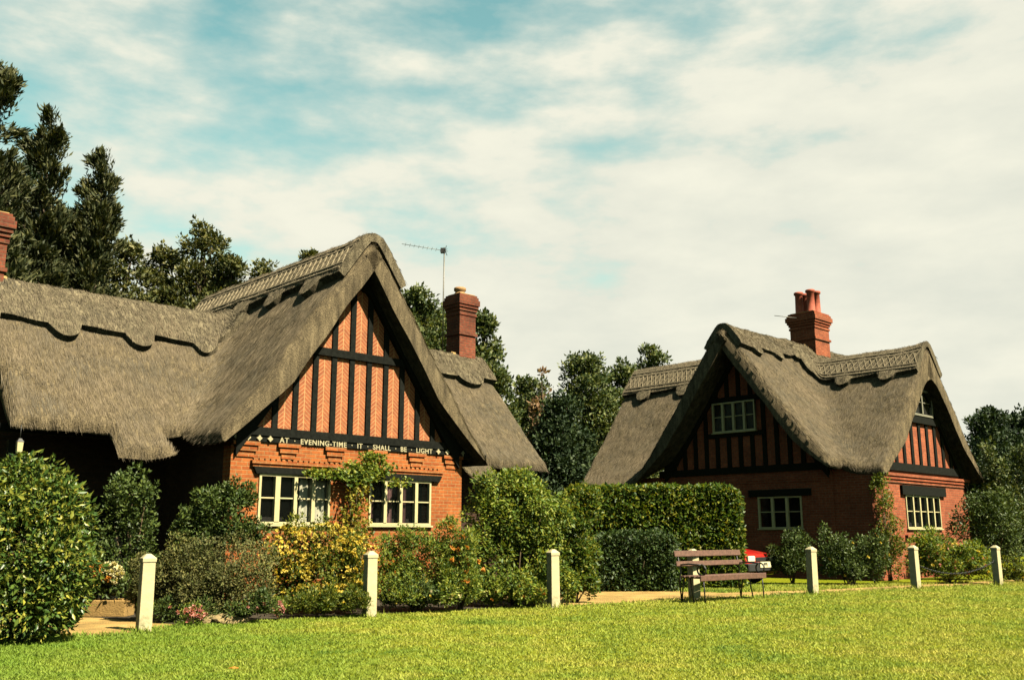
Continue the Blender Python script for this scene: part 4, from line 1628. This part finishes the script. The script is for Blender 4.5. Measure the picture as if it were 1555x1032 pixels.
shrub('low_shrub', 'low brown-green shrub behind the first post beside the path', 'shrub',
      px_blobs([(214, 878, 18, 32), (224, 892, 16, 28), (208, 905, 14, 16)], 15.2), 5000, 0.055, 0.026, M['brown'])
shrub('flowering_shrub', 'shrub covered in small yellow flowers under the left window', 'shrub',
      px_blobs([(445, 850, 48, 50), (500, 845, 52, 48), (540, 860, 34, 48), (470, 885, 56, 40), (525, 890, 40, 36), (425, 880, 28, 40), (480, 908, 60, 22, -.3), (540, 905, 30, 22, -.3)], 16.9),
      13000, 0.07, 0.04, M['ylbush'], flowers=[(560, 0.06, 'fl_yellow', (0.2, -0.8, 0.75))])
shrub('mixed_border_plants', 'mixed green border plants under the right window', 'plants',
      px_blobs([(610, 845, 34, 36), (650, 860, 36, 44), (600, 885, 34, 32), (640, 895, 46, 24), (680, 880, 26, 36), (585, 860, 20, 44), (622, 822, 20, 16), (620, 900, 50, 16, -.5), (680, 898, 40, 16, -.3)], 17.5),
      13000, 0.075, 0.032, M['bush'], flowers=[(7, 0.045, 'fl_orange'), (12, 0.04, 'fl_yellow')])
shrub('orange_lilies', 'tall plants with clusters of orange flowers at the wall corner', 'plants',
      px_blobs([(685, 825, 20, 32), (705, 850, 22, 46), (690, 870, 26, 40), (715, 880, 20, 32)], 17.4),
      5500, 0.085, 0.03, M['bush'], flowers=[(17, 0.07, 'fl_orange')])
shrub('leafy_bush', 'large bright green leafy bush between the cottage and the third post', 'shrub',
      px_blobs([(770, 760, 46, 38), (740, 800, 36, 56), (790, 800, 48, 60), (825, 770, 30, 36), (755, 850, 42, 52), (815, 850, 40, 55), (735, 755, 26, 26), (790, 735, 24, 20), (720, 870, 22, 36), (765, 892, 50, 18, -.5), (820, 890, 30, 20, -.4), (845, 800, 26, 44, .2), (850, 870, 28, 38), (730, 895, 30, 18, -.3), (800, 745, 30, 22)], 18.8),
      19000, 0.1, 0.05, M['bush'], droop=0.4)
shrub('rounded_bush', 'upright bush with glossy leaves just right of the third post', 'shrub',
      px_blobs([(880, 785, 26, 34), (870, 830, 32, 46), (888, 850, 18, 46), (865, 880, 34, 26), (890, 765, 20, 20), (850, 800, 26, 34), (845, 868, 30, 40), (895, 885, 16, 24)], 19.4),
      12000, 0.09, 0.05, M['hedge'])


def leaf_box(n, cx, cy, hw, hd, z0, z1, rz, rnd=0.25):
    """leaf positions on and just inside a clipped box hedge"""
    k = rng.integers(0, 4, n)
    A_ = (hw * 2 * (z1 - z0), hw * 2 * hd * 2, hd * 2 * (z1 - z0), hd * 2 * (z1 - z0))
    p = np.array(A_) / sum(A_)
    k = rng.choice(4, n, p=p)
    a = rng.random(n) * 2 - 1
    c = rng.random(n)
    X = np.where(k < 2, a * hw, np.where(k == 2, hw, -hw))
    Y = np.where(k == 0, -hd, np.where(k == 1, (c * 2 - 1) * hd, a * hd))
    Z = np.where(k == 1, z1, z0 + (z1 - z0) * c)
    nx = np.where(k == 2, 1.0, np.where(k == 3, -1.0, 0))
    ny = np.where(k == 0, -1.0, 0)
    nz = np.where(k == 1, 1.0, 0.1)
    Nn = np.stack([nx, ny, nz], 1)
    P = np.stack([X, Y, Z], 1)
    low = np.array([noise.noise(Vector((q[0] * 1.3, q[1] * 1.3, q[2] * 1.3))) for q in P])
    P = P - Nn * (rng.random(n)[:, None] ** 2 * 0.25) + Nn * (low[:, None] * 0.12)
    # ease the corners
    e = np.maximum(0, np.abs(P[:, 0]) - (hw - rnd)) / rnd
    f = np.maximum(0, P[:, 2] - (z1 - rnd)) / rnd
    P[:, 2] -= e * f * rnd * 0.5
    P[:, 0] -= np.sign(P[:, 0]) * e * f * rnd * 0.4
    core = rng.random(n) < 0.3
    P[core] = np.stack([(rng.random(n) * 2 - 1) * (hw - .1), (rng.random(n) * 2 - 1) * hd * .75, z0 + (z1 - z0 - .12) * rng.random(n)], 1)[core]
    D = Nn * 0.5 + rng.normal(size=(n, 3)) * 0.6
    big = np.where(core, 2.2, 1.0)
    c_, s_ = math.cos(rz), math.sin(rz)
    rot = np.array([[c_, -s_, 0], [s_, c_, 0], [0, 0, 1]])
    return P @ rot.T, D @ rot.T, big


def box_hedge(name, label, cx, cy, hw, hd, z0, z1, rz, n, ln, wd, mat):
    root = empty(name, (cx, cy, 0))
    tag(root, label, 'hedge')
    P, D, big = leaf_box(n, cx, cy, hw, hd, z0, z1, rz)
    k = (0.55 + 0.8 * rng.random(n)) * big
    V, Fq = leaf_arrays(P, D, rng.normal(size=(n, 3)), ln * k, wd * k)
    fast_mesh('foliage', V, Fq, [mat], root)
    mb = MB()
    c_, s_ = math.cos(rz), math.sin(rz)
    for i in range(int(hw * 3)):
        x = -hw * .85 + hw * 1.7 * i / max(1, int(hw * 3) - 1)
        x2 = x + random.uniform(-.2, .2)
        mb.tube([(x * c_, x * s_, 0), (x2 * c_, x2 * s_, z1 * .5), ((x2 + .1) * c_, (x2 + .1) * s_, z1 * .85)], [0.03, 0.022, 0.01], 5)
    # twiggy inside of the hedge
    for i in range(int(hw * 40)):
        x, y, z = random.uniform(-hw, hw) * .9, random.uniform(-hd, hd) * .8, random.uniform(0.1, z1 * .9)
        q = [Vector((x, y, z)), Vector((x + random.uniform(-.3, .3), y + random.uniform(-.3, .3), z + random.uniform(.1, .5)))]
        q = [(v.x * c_ - v.y * s_, v.x * s_ + v.y * c_, min(v.z, z1 - .1)) for v in q]
        mb.tube(q, [0.012, 0.005], 4)
    mb.build('stem', M['twig'], root)
    return root


x0, _ = xz(858, 780, 24.6)
x1, zt = xz(1124, 738, 24.6)
box_hedge('clipped_hedge', 'tall clipped hedge with a flat top in front of the right cottage', (x0 + x1) / 2, 25.2, (x1 - x0) / 2, 0.62, 0.05, zt, 0.03, 34000, 0.115, 0.06, M['hedge'])
x0, _ = xz(905, 850, 23.0)
x1, zt = xz(1030, 808, 23.0)
box_hedge('low_hedge', 'low dark hedge with rounded corners in front of the tall hedge', (x0 + x1) / 2, 23.7, (x1 - x0) / 2, 0.6, 0.03, zt, 0.04, 9500, 0.085, 0.04, M['dkhedge'])

# plants by the right cottage
shrub('wall_shrub', 'dark low bush by the shaded brick wall left of the fifth post', 'shrub',
      px_blobs([(1192, 845, 26, 24), (1215, 830, 22, 20), (1205, 858, 30, 14)], 26.6), 4800, 0.1, 0.05, M['dkbush'])
shrub('border_shrub', 'mixed dark shrub right of the fifth post under the shaded wall', 'shrub',
      px_blobs([(1270, 835, 26, 34), (1300, 850, 30, 28), (1325, 845, 24, 34), (1285, 862, 40, 16), (1258, 852, 18, 24)], 26.4),
      7500, 0.1, 0.05, M['dkbush'], flowers=[(10, 0.06, 'fl_yellow')])
shrub('round_seedling', 'small round bush on the grass before the shaded wall', 'shrub',
      px_blobs([(1292, 872, 11, 9), (1298, 866, 8, 8)], 26.0), 500, 0.07, 0.04, M['dkbush'])
shrub('wall_climber', 'yellow-green climber growing up the corner of the sunlit gable wall', 'climber',
      px_blobs([(1338, 750, 13, 32), (1345, 785, 17, 36), (1352, 820, 20, 34), (1358, 850, 22, 28), (1335, 730, 8, 14)], 28.3),
      3200, 0.1, 0.05, M['ylbush'])
shrub('garden_border', 'leafy border with yellow and pink flowers behind the chain', 'plants',
      px_blobs([(1410, 838, 26, 28), (1440, 850, 28, 26), (1470, 852, 28, 22), (1425, 862, 34, 14), (1490, 858, 24, 18), (1395, 855, 18, 20)], 27.0),
      10000, 0.1, 0.05, M['bush'], flowers=[(30, 0.07, 'fl_yellow'), (14, 0.06, 'fl_pink')])
shrub('round_shrub', 'dark rounded shrub at the right corner of the sunlit gable wall', 'shrub',
      px_blobs([(1480, 800, 32, 38), (1512, 790, 34, 42), (1500, 830, 44, 26), (1535, 805, 28, 40), (1490, 770, 22, 20)], 28.8),
      6200, 0.11, 0.06, M['dkbush'])
shrub('sunlit_ground_plant', 'low bright yellow-green plants right of the last post', 'plants',
      px_blobs([(1545, 868, 22, 18), (1570, 865, 20, 20), (1530, 872, 14, 10)], 28.0), 2000, 0.09, 0.05, M['ylbush'], flowers=[(14, 0.06, 'fl_yellow')])
shrub('tall_shrub', 'tall green shrub against the low roof at the right edge', 'shrub',
      px_blobs([(1530, 745, 24, 36), (1550, 715, 26, 40), (1512, 730, 16, 26), (1560, 770, 30, 40), (1500, 690, 14, 22)], 33.0),
      5200, 0.14, 0.08, M['tree2'])


for (d, bl, mt, lab, fl) in [
    (15.0, [(262, 930, 22, 13), (318, 930, 26, 12), (375, 925, 26, 14), (400, 918, 18, 14)], 'dkbush', 'low dark edging plants along the lawn below the russet shrub', [(10, .04, 'fl_pink')]),
    (16.0, [(450, 918, 26, 14), (495, 914, 28, 13), (538, 912, 24, 13)], 'ylbush', 'low edging plants under the yellow-flowered shrub left of the second post', [(8, .04, 'fl_yellow')]),
    (17.0, [(596, 908, 20, 13), (632, 906, 26, 14), (672, 902, 26, 13)], 'dkbush', 'low edging plants under the mixed border right of the second post', [(6, .05, 'fl_cream')]),
    (18.1, [(705, 904, 22, 13), (745, 902, 26, 14), (790, 900, 26, 14), (818, 902, 16, 12)], 'bush', 'low grassy edging plants left of the third post', [(8, .05, 'fl_orange')])]:
    shrub('edging_plants', lab, 'plants', px_blobs(bl, d), 3600, 0.07, 0.028, M[mt], 'low plants along the bed edge', flowers=fl, stem_r=0.006, up=0.6)

# vine on the left cottage front, along the wall
def vine():
    VFp = 16.55
    root_uv = uv2w(11.25, VFp)
    root = empty('climbing_vine', (*root_uv, 0), ANG)
    tag(root, 'yellowing vine climbing between the two front windows and over the lintel', 'climber')
    P = []
    rects = [(10.85, 11.65, 0.9, 1.9, 620), (10.95, 11.6, 1.9, 2.5, 280), (10.4, 12.0, 2.4, 2.62, 640), (10.9, 12.2, 2.55, 2.78, 560), (10.0, 10.9, 2.42, 2.58, 420), (11.3, 11.95, 2.8, 2.98, 300), (12.0, 12.6, 2.3, 2.5, 120)]
    for a0, a1, z0, z1, n in rects:
        a = a0 + (a1 - a0) * rng.beta(1.6, 1.6, n)
        z = z0 + (z1 - z0) * rng.random(n)
        P.append(np.stack([a - 11.25, -0.06 - 0.2 * rng.random(n) ** 2 * 1.2, z], 1))
    P = np.concatenate(P)
    n = len(P)
    D = rng.normal(size=(n, 3)) * 0.6 + np.array([0, -0.7, -0.3])
    k = 0.6 + 0.7 * rng.random(n)
    low = P[:, 2] < 2.3
    for nm, sel, mt in (('foliage', low, M['vine']), ('foliage', ~low, M['bush'])):
        m = int(sel.sum())
        V, Fq = leaf_arrays(P[sel], D[sel], rng.normal(size=(m, 3)), 0.075 * k[sel], 0.055 * k[sel])
        fast_mesh(nm, V, Fq, [mt], root)
    mb = MB()
    for i in range(5):
        x = random.uniform(-.25, .25)
        mb.tube([(x, -0.02, 0), (x * .6 + .05, -0.05, 1.2), (x * 1.2, -0.05, 2.3), (x * 3, -0.06, 2.65)], [0.022, 0.016, 0.012, 0.006], 5)
    mb.build('stem', M['twig'], root)


vine()

# flower trough at the end of the gravel path
tx, tz = xz(160, 900, 16.2)
T = empty('flower_trough', (tx, 16.2, 0))
tag(T, 'sandy stone trough with orange and cream dahlias at the end of the path', 'planter')
mb = MB()
mb.loft([[(-.42, -.2, 0), (.42, -.2, 0), (.42, .2, 0), (-.42, .2, 0)], [(-.44, -.23, .27), (.44, -.23, .27), (.44, .23, .27), (-.44, .23, .27)],
         [(-.4, -.18, .27), (.4, -.18, .27), (.4, .18, .27), (-.4, .18, .27)], [(-.39, -.17, .21), (.39, -.17, .21), (.39, .17, .21), (-.39, .17, .21)]])
mb.build('trough', M['trough'], T, bevel=0.015)
n = 900
P = np.stack([rng.normal(size=n) * .24, rng.normal(size=n) * .12, .3 + .45 * rng.random(n)], 1)
D = rng.normal(size=(n, 3)) + np.array([0, -.3, .6])
V, Fq = leaf_arrays(P, D, rng.normal(size=(n, 3)), 0.09 * np.ones(n), 0.04)
fast_mesh('foliage', V, Fq, [M['dkbush']], T)
for i, (px, py, mt) in enumerate([(142, 862, 'fl_orange'), (150, 857, 'fl_orange'), (146, 872, 'fl_red'), (155, 865, 'fl_orange'), (163, 858, 'fl_cream'), (172, 858, 'fl_cream'),
                                  (180, 864, 'fl_cream'), (170, 869, 'fl_cream'), (177, 873, 'fl_cream'), (174, 881, 'fl_cream'), (162, 866, 'fl_cream'), (145, 884, 'fl_yellow'), (153, 877, 'fl_orange'), (184, 872, 'fl_cream'), (166, 878, 'fl_orange')]):
    x, z = xz(px, py, 16.0)
    k = 46
    D = unit(rng.normal(size=(k, 3)) + np.array([0, -.35, .25]))
    c = np.array([x - tx, -0.22 + 0.05 * random.random(), z])
    V, Fq = leaf_arrays(np.repeat(c[None], k, 0) + D * 0.015, D, rng.normal(size=(k, 3)), 0.062, 0.04)
    fast_mesh('dahlia', V, Fq, [M[mt]], T)

# rockery stones and pink flowers at the foot of the russet shrub
for i, (px, py, d, s, lab) in enumerate([(345, 921, 14.95, 0.14, 'flat yellowish rockery stone under the russet shrub'), (325, 917, 15.0, 0.13, 'small pale rockery stone left of the flat one'), (362, 923, 15.0, 0.11, 'small rockery stone right of the flat one, against the shrub')]):
    x, z = xz(px, py, d)
    bm = bmesh.new()
    bmesh.ops.create_icosphere(bm, subdivisions=3, radius=1)
    for v in bm.verts:
        n_ = noise.noise(v.co * 1.3 + Vector((i * 9, 0, 0))) * 0.35 + noise.noise(v.co * 4 + Vector((i, 3, 0))) * 0.1
        v.co *= 1 + n_
        v.co = Vector((v.co.x * s * 1.5, v.co.y * s, max(v.co.z, -0.5) * s * 0.7))
    me = bpy.data.meshes.new('rockery_stone')
    bm.to_mesh(me)
    bm.free()
    o = link('rockery_stone', me, None, [M['stone']])
    o.location = (x, d, s * 0.3)
    tag(o, lab, 'stone', 'rockery stones')
for (px, py, d, lab, hw, nfl) in [(290, 934, 14.6, 'clump of pink flowers on the lawn edge under the russet shrub', 20, 26), (422, 922, 15.5, 'small pink flower clump at the foot of the yellow-flowered shrub', 10, 14)]:
    shrub('pink_flower_clump', lab, 'flowers', px_blobs([(px, py, hw, 11), (px + hw * .5, py - 3, hw * .6, 12)], d), 340, 0.05, 0.022, M['bush'], flowers=[(nfl, 0.05, 'fl_pink')], stem_r=0.006)
x, z = xz(355, 1002, 9.6)
mb = MB()
mb.loft([[(-.05, 0, .03), (0, -.03, .035), (.05, 0, .03), (0, .03, .035)], [(-.045, 0, .035), (0, -.027, .045), (.05, 0, .038), (0, .027, .045)]])
o = mb.build('fallen_leaf', M['fl_orange'])
o.location = (x, 9.6, 0.02)
tag(o, 'single orange fallen leaf lying on the lawn', 'leaf')


# ------------------------------------------------------------------ trees
def conifer(label, x, y, h, r, n_br, seed, per=70, lean=0.0, tips=3):
    rs = np.random.default_rng(seed)
    root = empty('conifer_tree', (x, y, 0))
    tag(root, label, 'tree', 'dark conifers behind the left cottage')
    P, D = [], []
    mb = MB((x, y, 0))
    leaders = [(0, 0, h)] + [(rs.uniform(-.7, .5) * r, rs.uniform(-.5, .5) * r, h * rs.uniform(.6, .88)) for _ in range(tips)]
    for lx, ly, lh in leaders:
        mb.tube([(x, y, 0), (x + lx * .6, y + ly * .6, lh * .5), (x + lx + lean, y + ly, lh * .97)], [0.3, 0.18, 0.03], 7)
        k = n_br // len(leaders) + 1
        for i in range(k):
            t = rs.uniform(0.18, 1.0)
            zz = lh * t
            c = np.array([x + lx * min(1, t * 1.2) + lean * t, y + ly * min(1, t * 1.2), zz])
            ln = (r * (1 - t) ** 0.7 * rs.uniform(0.55, 1.2)) + 0.45
            a = rs.uniform(0, 6.28)
            el = R(rs.uniform(8, 58)) * (0.55 + 0.6 * t)
            d = np.array([math.cos(a) * math.cos(el), math.sin(a) * math.cos(el), math.sin(el)])
            mb.tube([tuple(c), tuple(c + d * ln * .5 + np.array([0, 0, -.1])), tuple(c + d * ln)], [0.05, 0.03, 0.01], 4)
            s = rs.uniform(0.25, 1.05, per)
            off = rs.normal(size=(per, 3)) * (0.07 + 0.2 * np.maximum(0, 1 - s[:, None]))
            p = c + d * ln * s[:, None] + off
            P.append(p)
            D.append(d * 1.0 + rs.normal(size=(per, 3)) * 0.45 + np.array([0, 0, 0.35]))
    P = np.concatenate(P)
    D = np.concatenate(D)
    k = 0.6 + 0.8 * rng.random(len(P))
    V, Fq = leaf_arrays(P - np.array([x, y, 0]), D, rng.normal(size=P.shape), 0.25 * k, 0.075 * k)
    fast_mesh('crown', V, Fq, [M['yew']], root)
    mb.build('trunk', M['bark'], root)


def txz(px, py, d):
    x, z = xz(px, py, d)
    return x, z


for (px, py, d, r, nb, per, tp, lab) in [(2, 110, 33, 3.3, 340, 260, 3, 'tallest dark conifer rising at the left edge behind the chimney'),
                                         (80, 170, 35, 3.0, 320, 260, 3, 'dark conifer with upswept branches right of the tallest one'),
                                         (158, 252, 36, 2.0, 230, 220, 2, 'narrow dark conifer with a feathery tip, right of the other conifers')]:
    x, z = txz(px, py, d)
    conifer(lab, x, d, z, r, nb, int(px + d), per, tips=tp)

tl = [(122, 318, 39, 2.8, 'tree3', 'dark tree filling the space below the narrow conifers'),
      (42, 238, 40, 3.2, 'tree3', 'dark tree behind the conifers, just right of the left chimney'),
      (195, 362, 39, 2.6, 'tree', 'dark leafy tree just right of the conifers'),
      (250, 372, 41, 2.6, 'tree', 'dark leafy tree behind the middle of the left wing roof'),
      (312, 338, 40, 2.3, 'tree', 'leafy tree with a tall rounded top behind the left wing roof'),
      (352, 385, 39, 2.0, 'tree', 'leafy tree beside the back end of the gable ridge'),
      (405, 398, 43, 2.2, 'tree', 'small tree top showing just over the gable ridge'),
      (470, 380, 44, 1.4, 'tree', 'thin shoots of a tree over the middle of the gable ridge'),
      (632, 436, 37, 2.4, 'tree2', 'green tree between the gable and the sooty chimney'),
      (735, 478, 38, 1.7, 'tree2', 'green tree right of the sooty chimney behind the wing roof'),
      (660, 470, 39, 2.4, 'tree2', 'green tree directly behind the sooty chimney'),
      (805, 572, 46, 2.6, 'tree2', 'dark green tree right of the left cottage roof'),
      (890, 532, 47, 2.7, 'tree2', 'tall dark tree midway between the two cottages'),
      (945, 548, 49, 2.6, 'tree2', 'dark tree left of the right cottage ridge'),
      (990, 522, 52, 2.4, 'tree2', 'pale topped tree standing just behind the right cottage ridge'),
      (850, 600, 43, 2.2, 'tree3', 'low dark tree filling the gap between the cottages'),
      (1500, 618, 47, 2.4, 'tree3', 'dark spreading tree behind the right end of the right cottage'),
      (1548, 624, 49, 2.6, 'tree3', 'dark tree at the right edge behind the shrubs')]
for i, (px, py, d, r, mt, lab) in enumerate(tl):
    x, z = txz(px, py, d)
    tree('leafy_tree', lab, x, d, z, r, max(0.8, z * 0.12) if px > 700 else z * .3, 34000, 0.125 + 0.0013 * d, M[mt], 'trees behind the cottages', nb=26, seed=i + 3, trunk_r=0.2)
x, z = txz(823, 562, 44)
tree('copper_tree', 'small reddish brown tree top between the two cottages', x, 44, z, 0.9, 1.5, 1500, 0.25, M['copper'], None, nb=8, seed=77, trunk_r=0.1)

# far woodland that closes the view
blobs = []
for i in range(120):
    x = -75 + 150 * (i / 119) + random.uniform(-2, 2)
    s = random.uniform(2.0, 3.2)
    blobs.append((x, 66 + random.uniform(-5, 5), random.uniform(0.5, 3.2), s * 1.2, s, s))
o = crown_from(blobs, 26000, 0.62, 0.42, M['tree3'], 'woodland', None, zmin=0.0, shell=0.6)
tag(o, 'far dark belt of woodland closing the view behind the cottages', 'woodland', kind='stuff')

# ------------------------------------------------------------------ light and sky
sd = Vector((0.12 * 0.7239 + 0.993 * 0.6899, 0.12 * 0.6899 - 0.993 * 0.7239, 0))
EL = R(50)
sundir = Vector((sd.x * math.cos(EL), sd.y * math.cos(EL), math.sin(EL))).normalized()
sl = bpy.data.lights.new('sun', 'SUN')
sl.energy = 5.0
sl.angle = R(0.53)
sl.color = (1.0, 0.9, 0.68)
so = bpy.data.objects.new('sun', sl)
COL.objects.link(so)
so.rotation_euler = sundir.to_track_quat('Z', 'Y').to_euler()

w = bpy.data.worlds.new('World')
scene.world = w
w.use_nodes = True
nt = w.node_tree
bg = nt.nodes['Background']
sky = N(nt, 'TexSky')
sky.sky_type = 'NISHITA'
sky.sun_disc = False
sky.sun_elevation = EL
sky.sun_rotation = math.atan2(sd.x, sd.y)
tc = N(nt, 'TexCoord').outputs['Generated']
mp = N(nt, 'Mapping')
mp.inputs['Scale'].default_value = (1.0, 1.0, 2.6)
mp.inputs['Rotation'].default_value = (0.0, R(-7), 0.0)
mp.inputs['Location'].default_value = (0.35, 0.0, 0.2)
L(nt, tc, mp.inputs[0])
n1 = noise_(nt, mp.outputs[0], 7.5, 9, 0.55)
n2 = noise_(nt, mp.outputs[0], 1.5, 3, 0.5)
sp = N(nt, 'SeparateXYZ')
L(nt, tc, sp.inputs[0])
# cloud: more of it low down and towards the right, none high overhead
m = math_(nt, 'ADD', math_(nt, 'MULTIPLY', n1, 1.7), math_(nt, 'MULTIPLY', n2, 0.75))
m = math_(nt, 'ADD', m, math_(nt, 'MULTIPLY', sp.outputs[0], 0.42))
m = math_(nt, 'ADD', math_(nt, 'SUBTRACT', m, math_(nt, 'MULTIPLY', sp.outputs[2], 1.35)), 0.18)
cl = ramp(nt, m, [(0.4, (0, 0, 0)), (0.66, (0.38,) * 3), (0.86, (0.78,) * 3), (1.1, (1, 1, 1))])
hi = N(nt, 'MapRange')
L(nt, sp.outputs[2], hi.inputs[0])
hi.inputs[1].default_value, hi.inputs[2].default_value = 0.52, 0.72
hi.inputs[3].default_value, hi.inputs[4].default_value = 1.0, 0.12
bk = N(nt, 'MapRange')
L(nt, sp.outputs[1], bk.inputs[0])
bk.inputs[1].default_value, bk.inputs[2].default_value = 0.1, 0.6
bk.inputs[3].default_value, bk.inputs[4].default_value = 0.1, 1.0
cl = math_(nt, 'MULTIPLY', math_(nt, 'MULTIPLY', cl, hi.outputs[0]), bk.outputs[0])
SKY_S = 0.10
blue = mixc(nt, 1.0, sky.outputs[0], (0.86 * SKY_S, 1.14 * SKY_S, 0.68 * SKY_S), 'MULTIPLY')
ccol = ramp(nt, n1, [(0.35, (0.315, 0.32, 0.275)), (0.65, (0.37, 0.365, 0.305))])
bk2 = N(nt, 'MapRange')
L(nt, sp.outputs[1], bk2.inputs[0])
bk2.inputs[1].default_value, bk2.inputs[2].default_value = -0.1, 0.5
bk2.inputs[3].default_value, bk2.inputs[4].default_value = 0.24, 1.0
blue = mixc(nt, 1.0, blue, bk2.outputs[0], 'MULTIPLY')
c = mixc(nt, cl, blue, ccol)
L(nt, c, bg.inputs[0])
bg.inputs[1].default_value = 1.0

scene.view_settings.view_transform = 'Standard'
scene.view_settings.look = 'None'
scene.view_settings.exposure = 1.3
scene.view_settings.gamma = 1
scene.view_settings.use_curve_mapping = False
scene.render.engine = 'CYCLES'
scene.cycles.max_bounces = 6
scene.cycles.diffuse_bounces = 0
scene.cycles.transparent_max_bounces = 12
scene.cycles.use_denoising = True
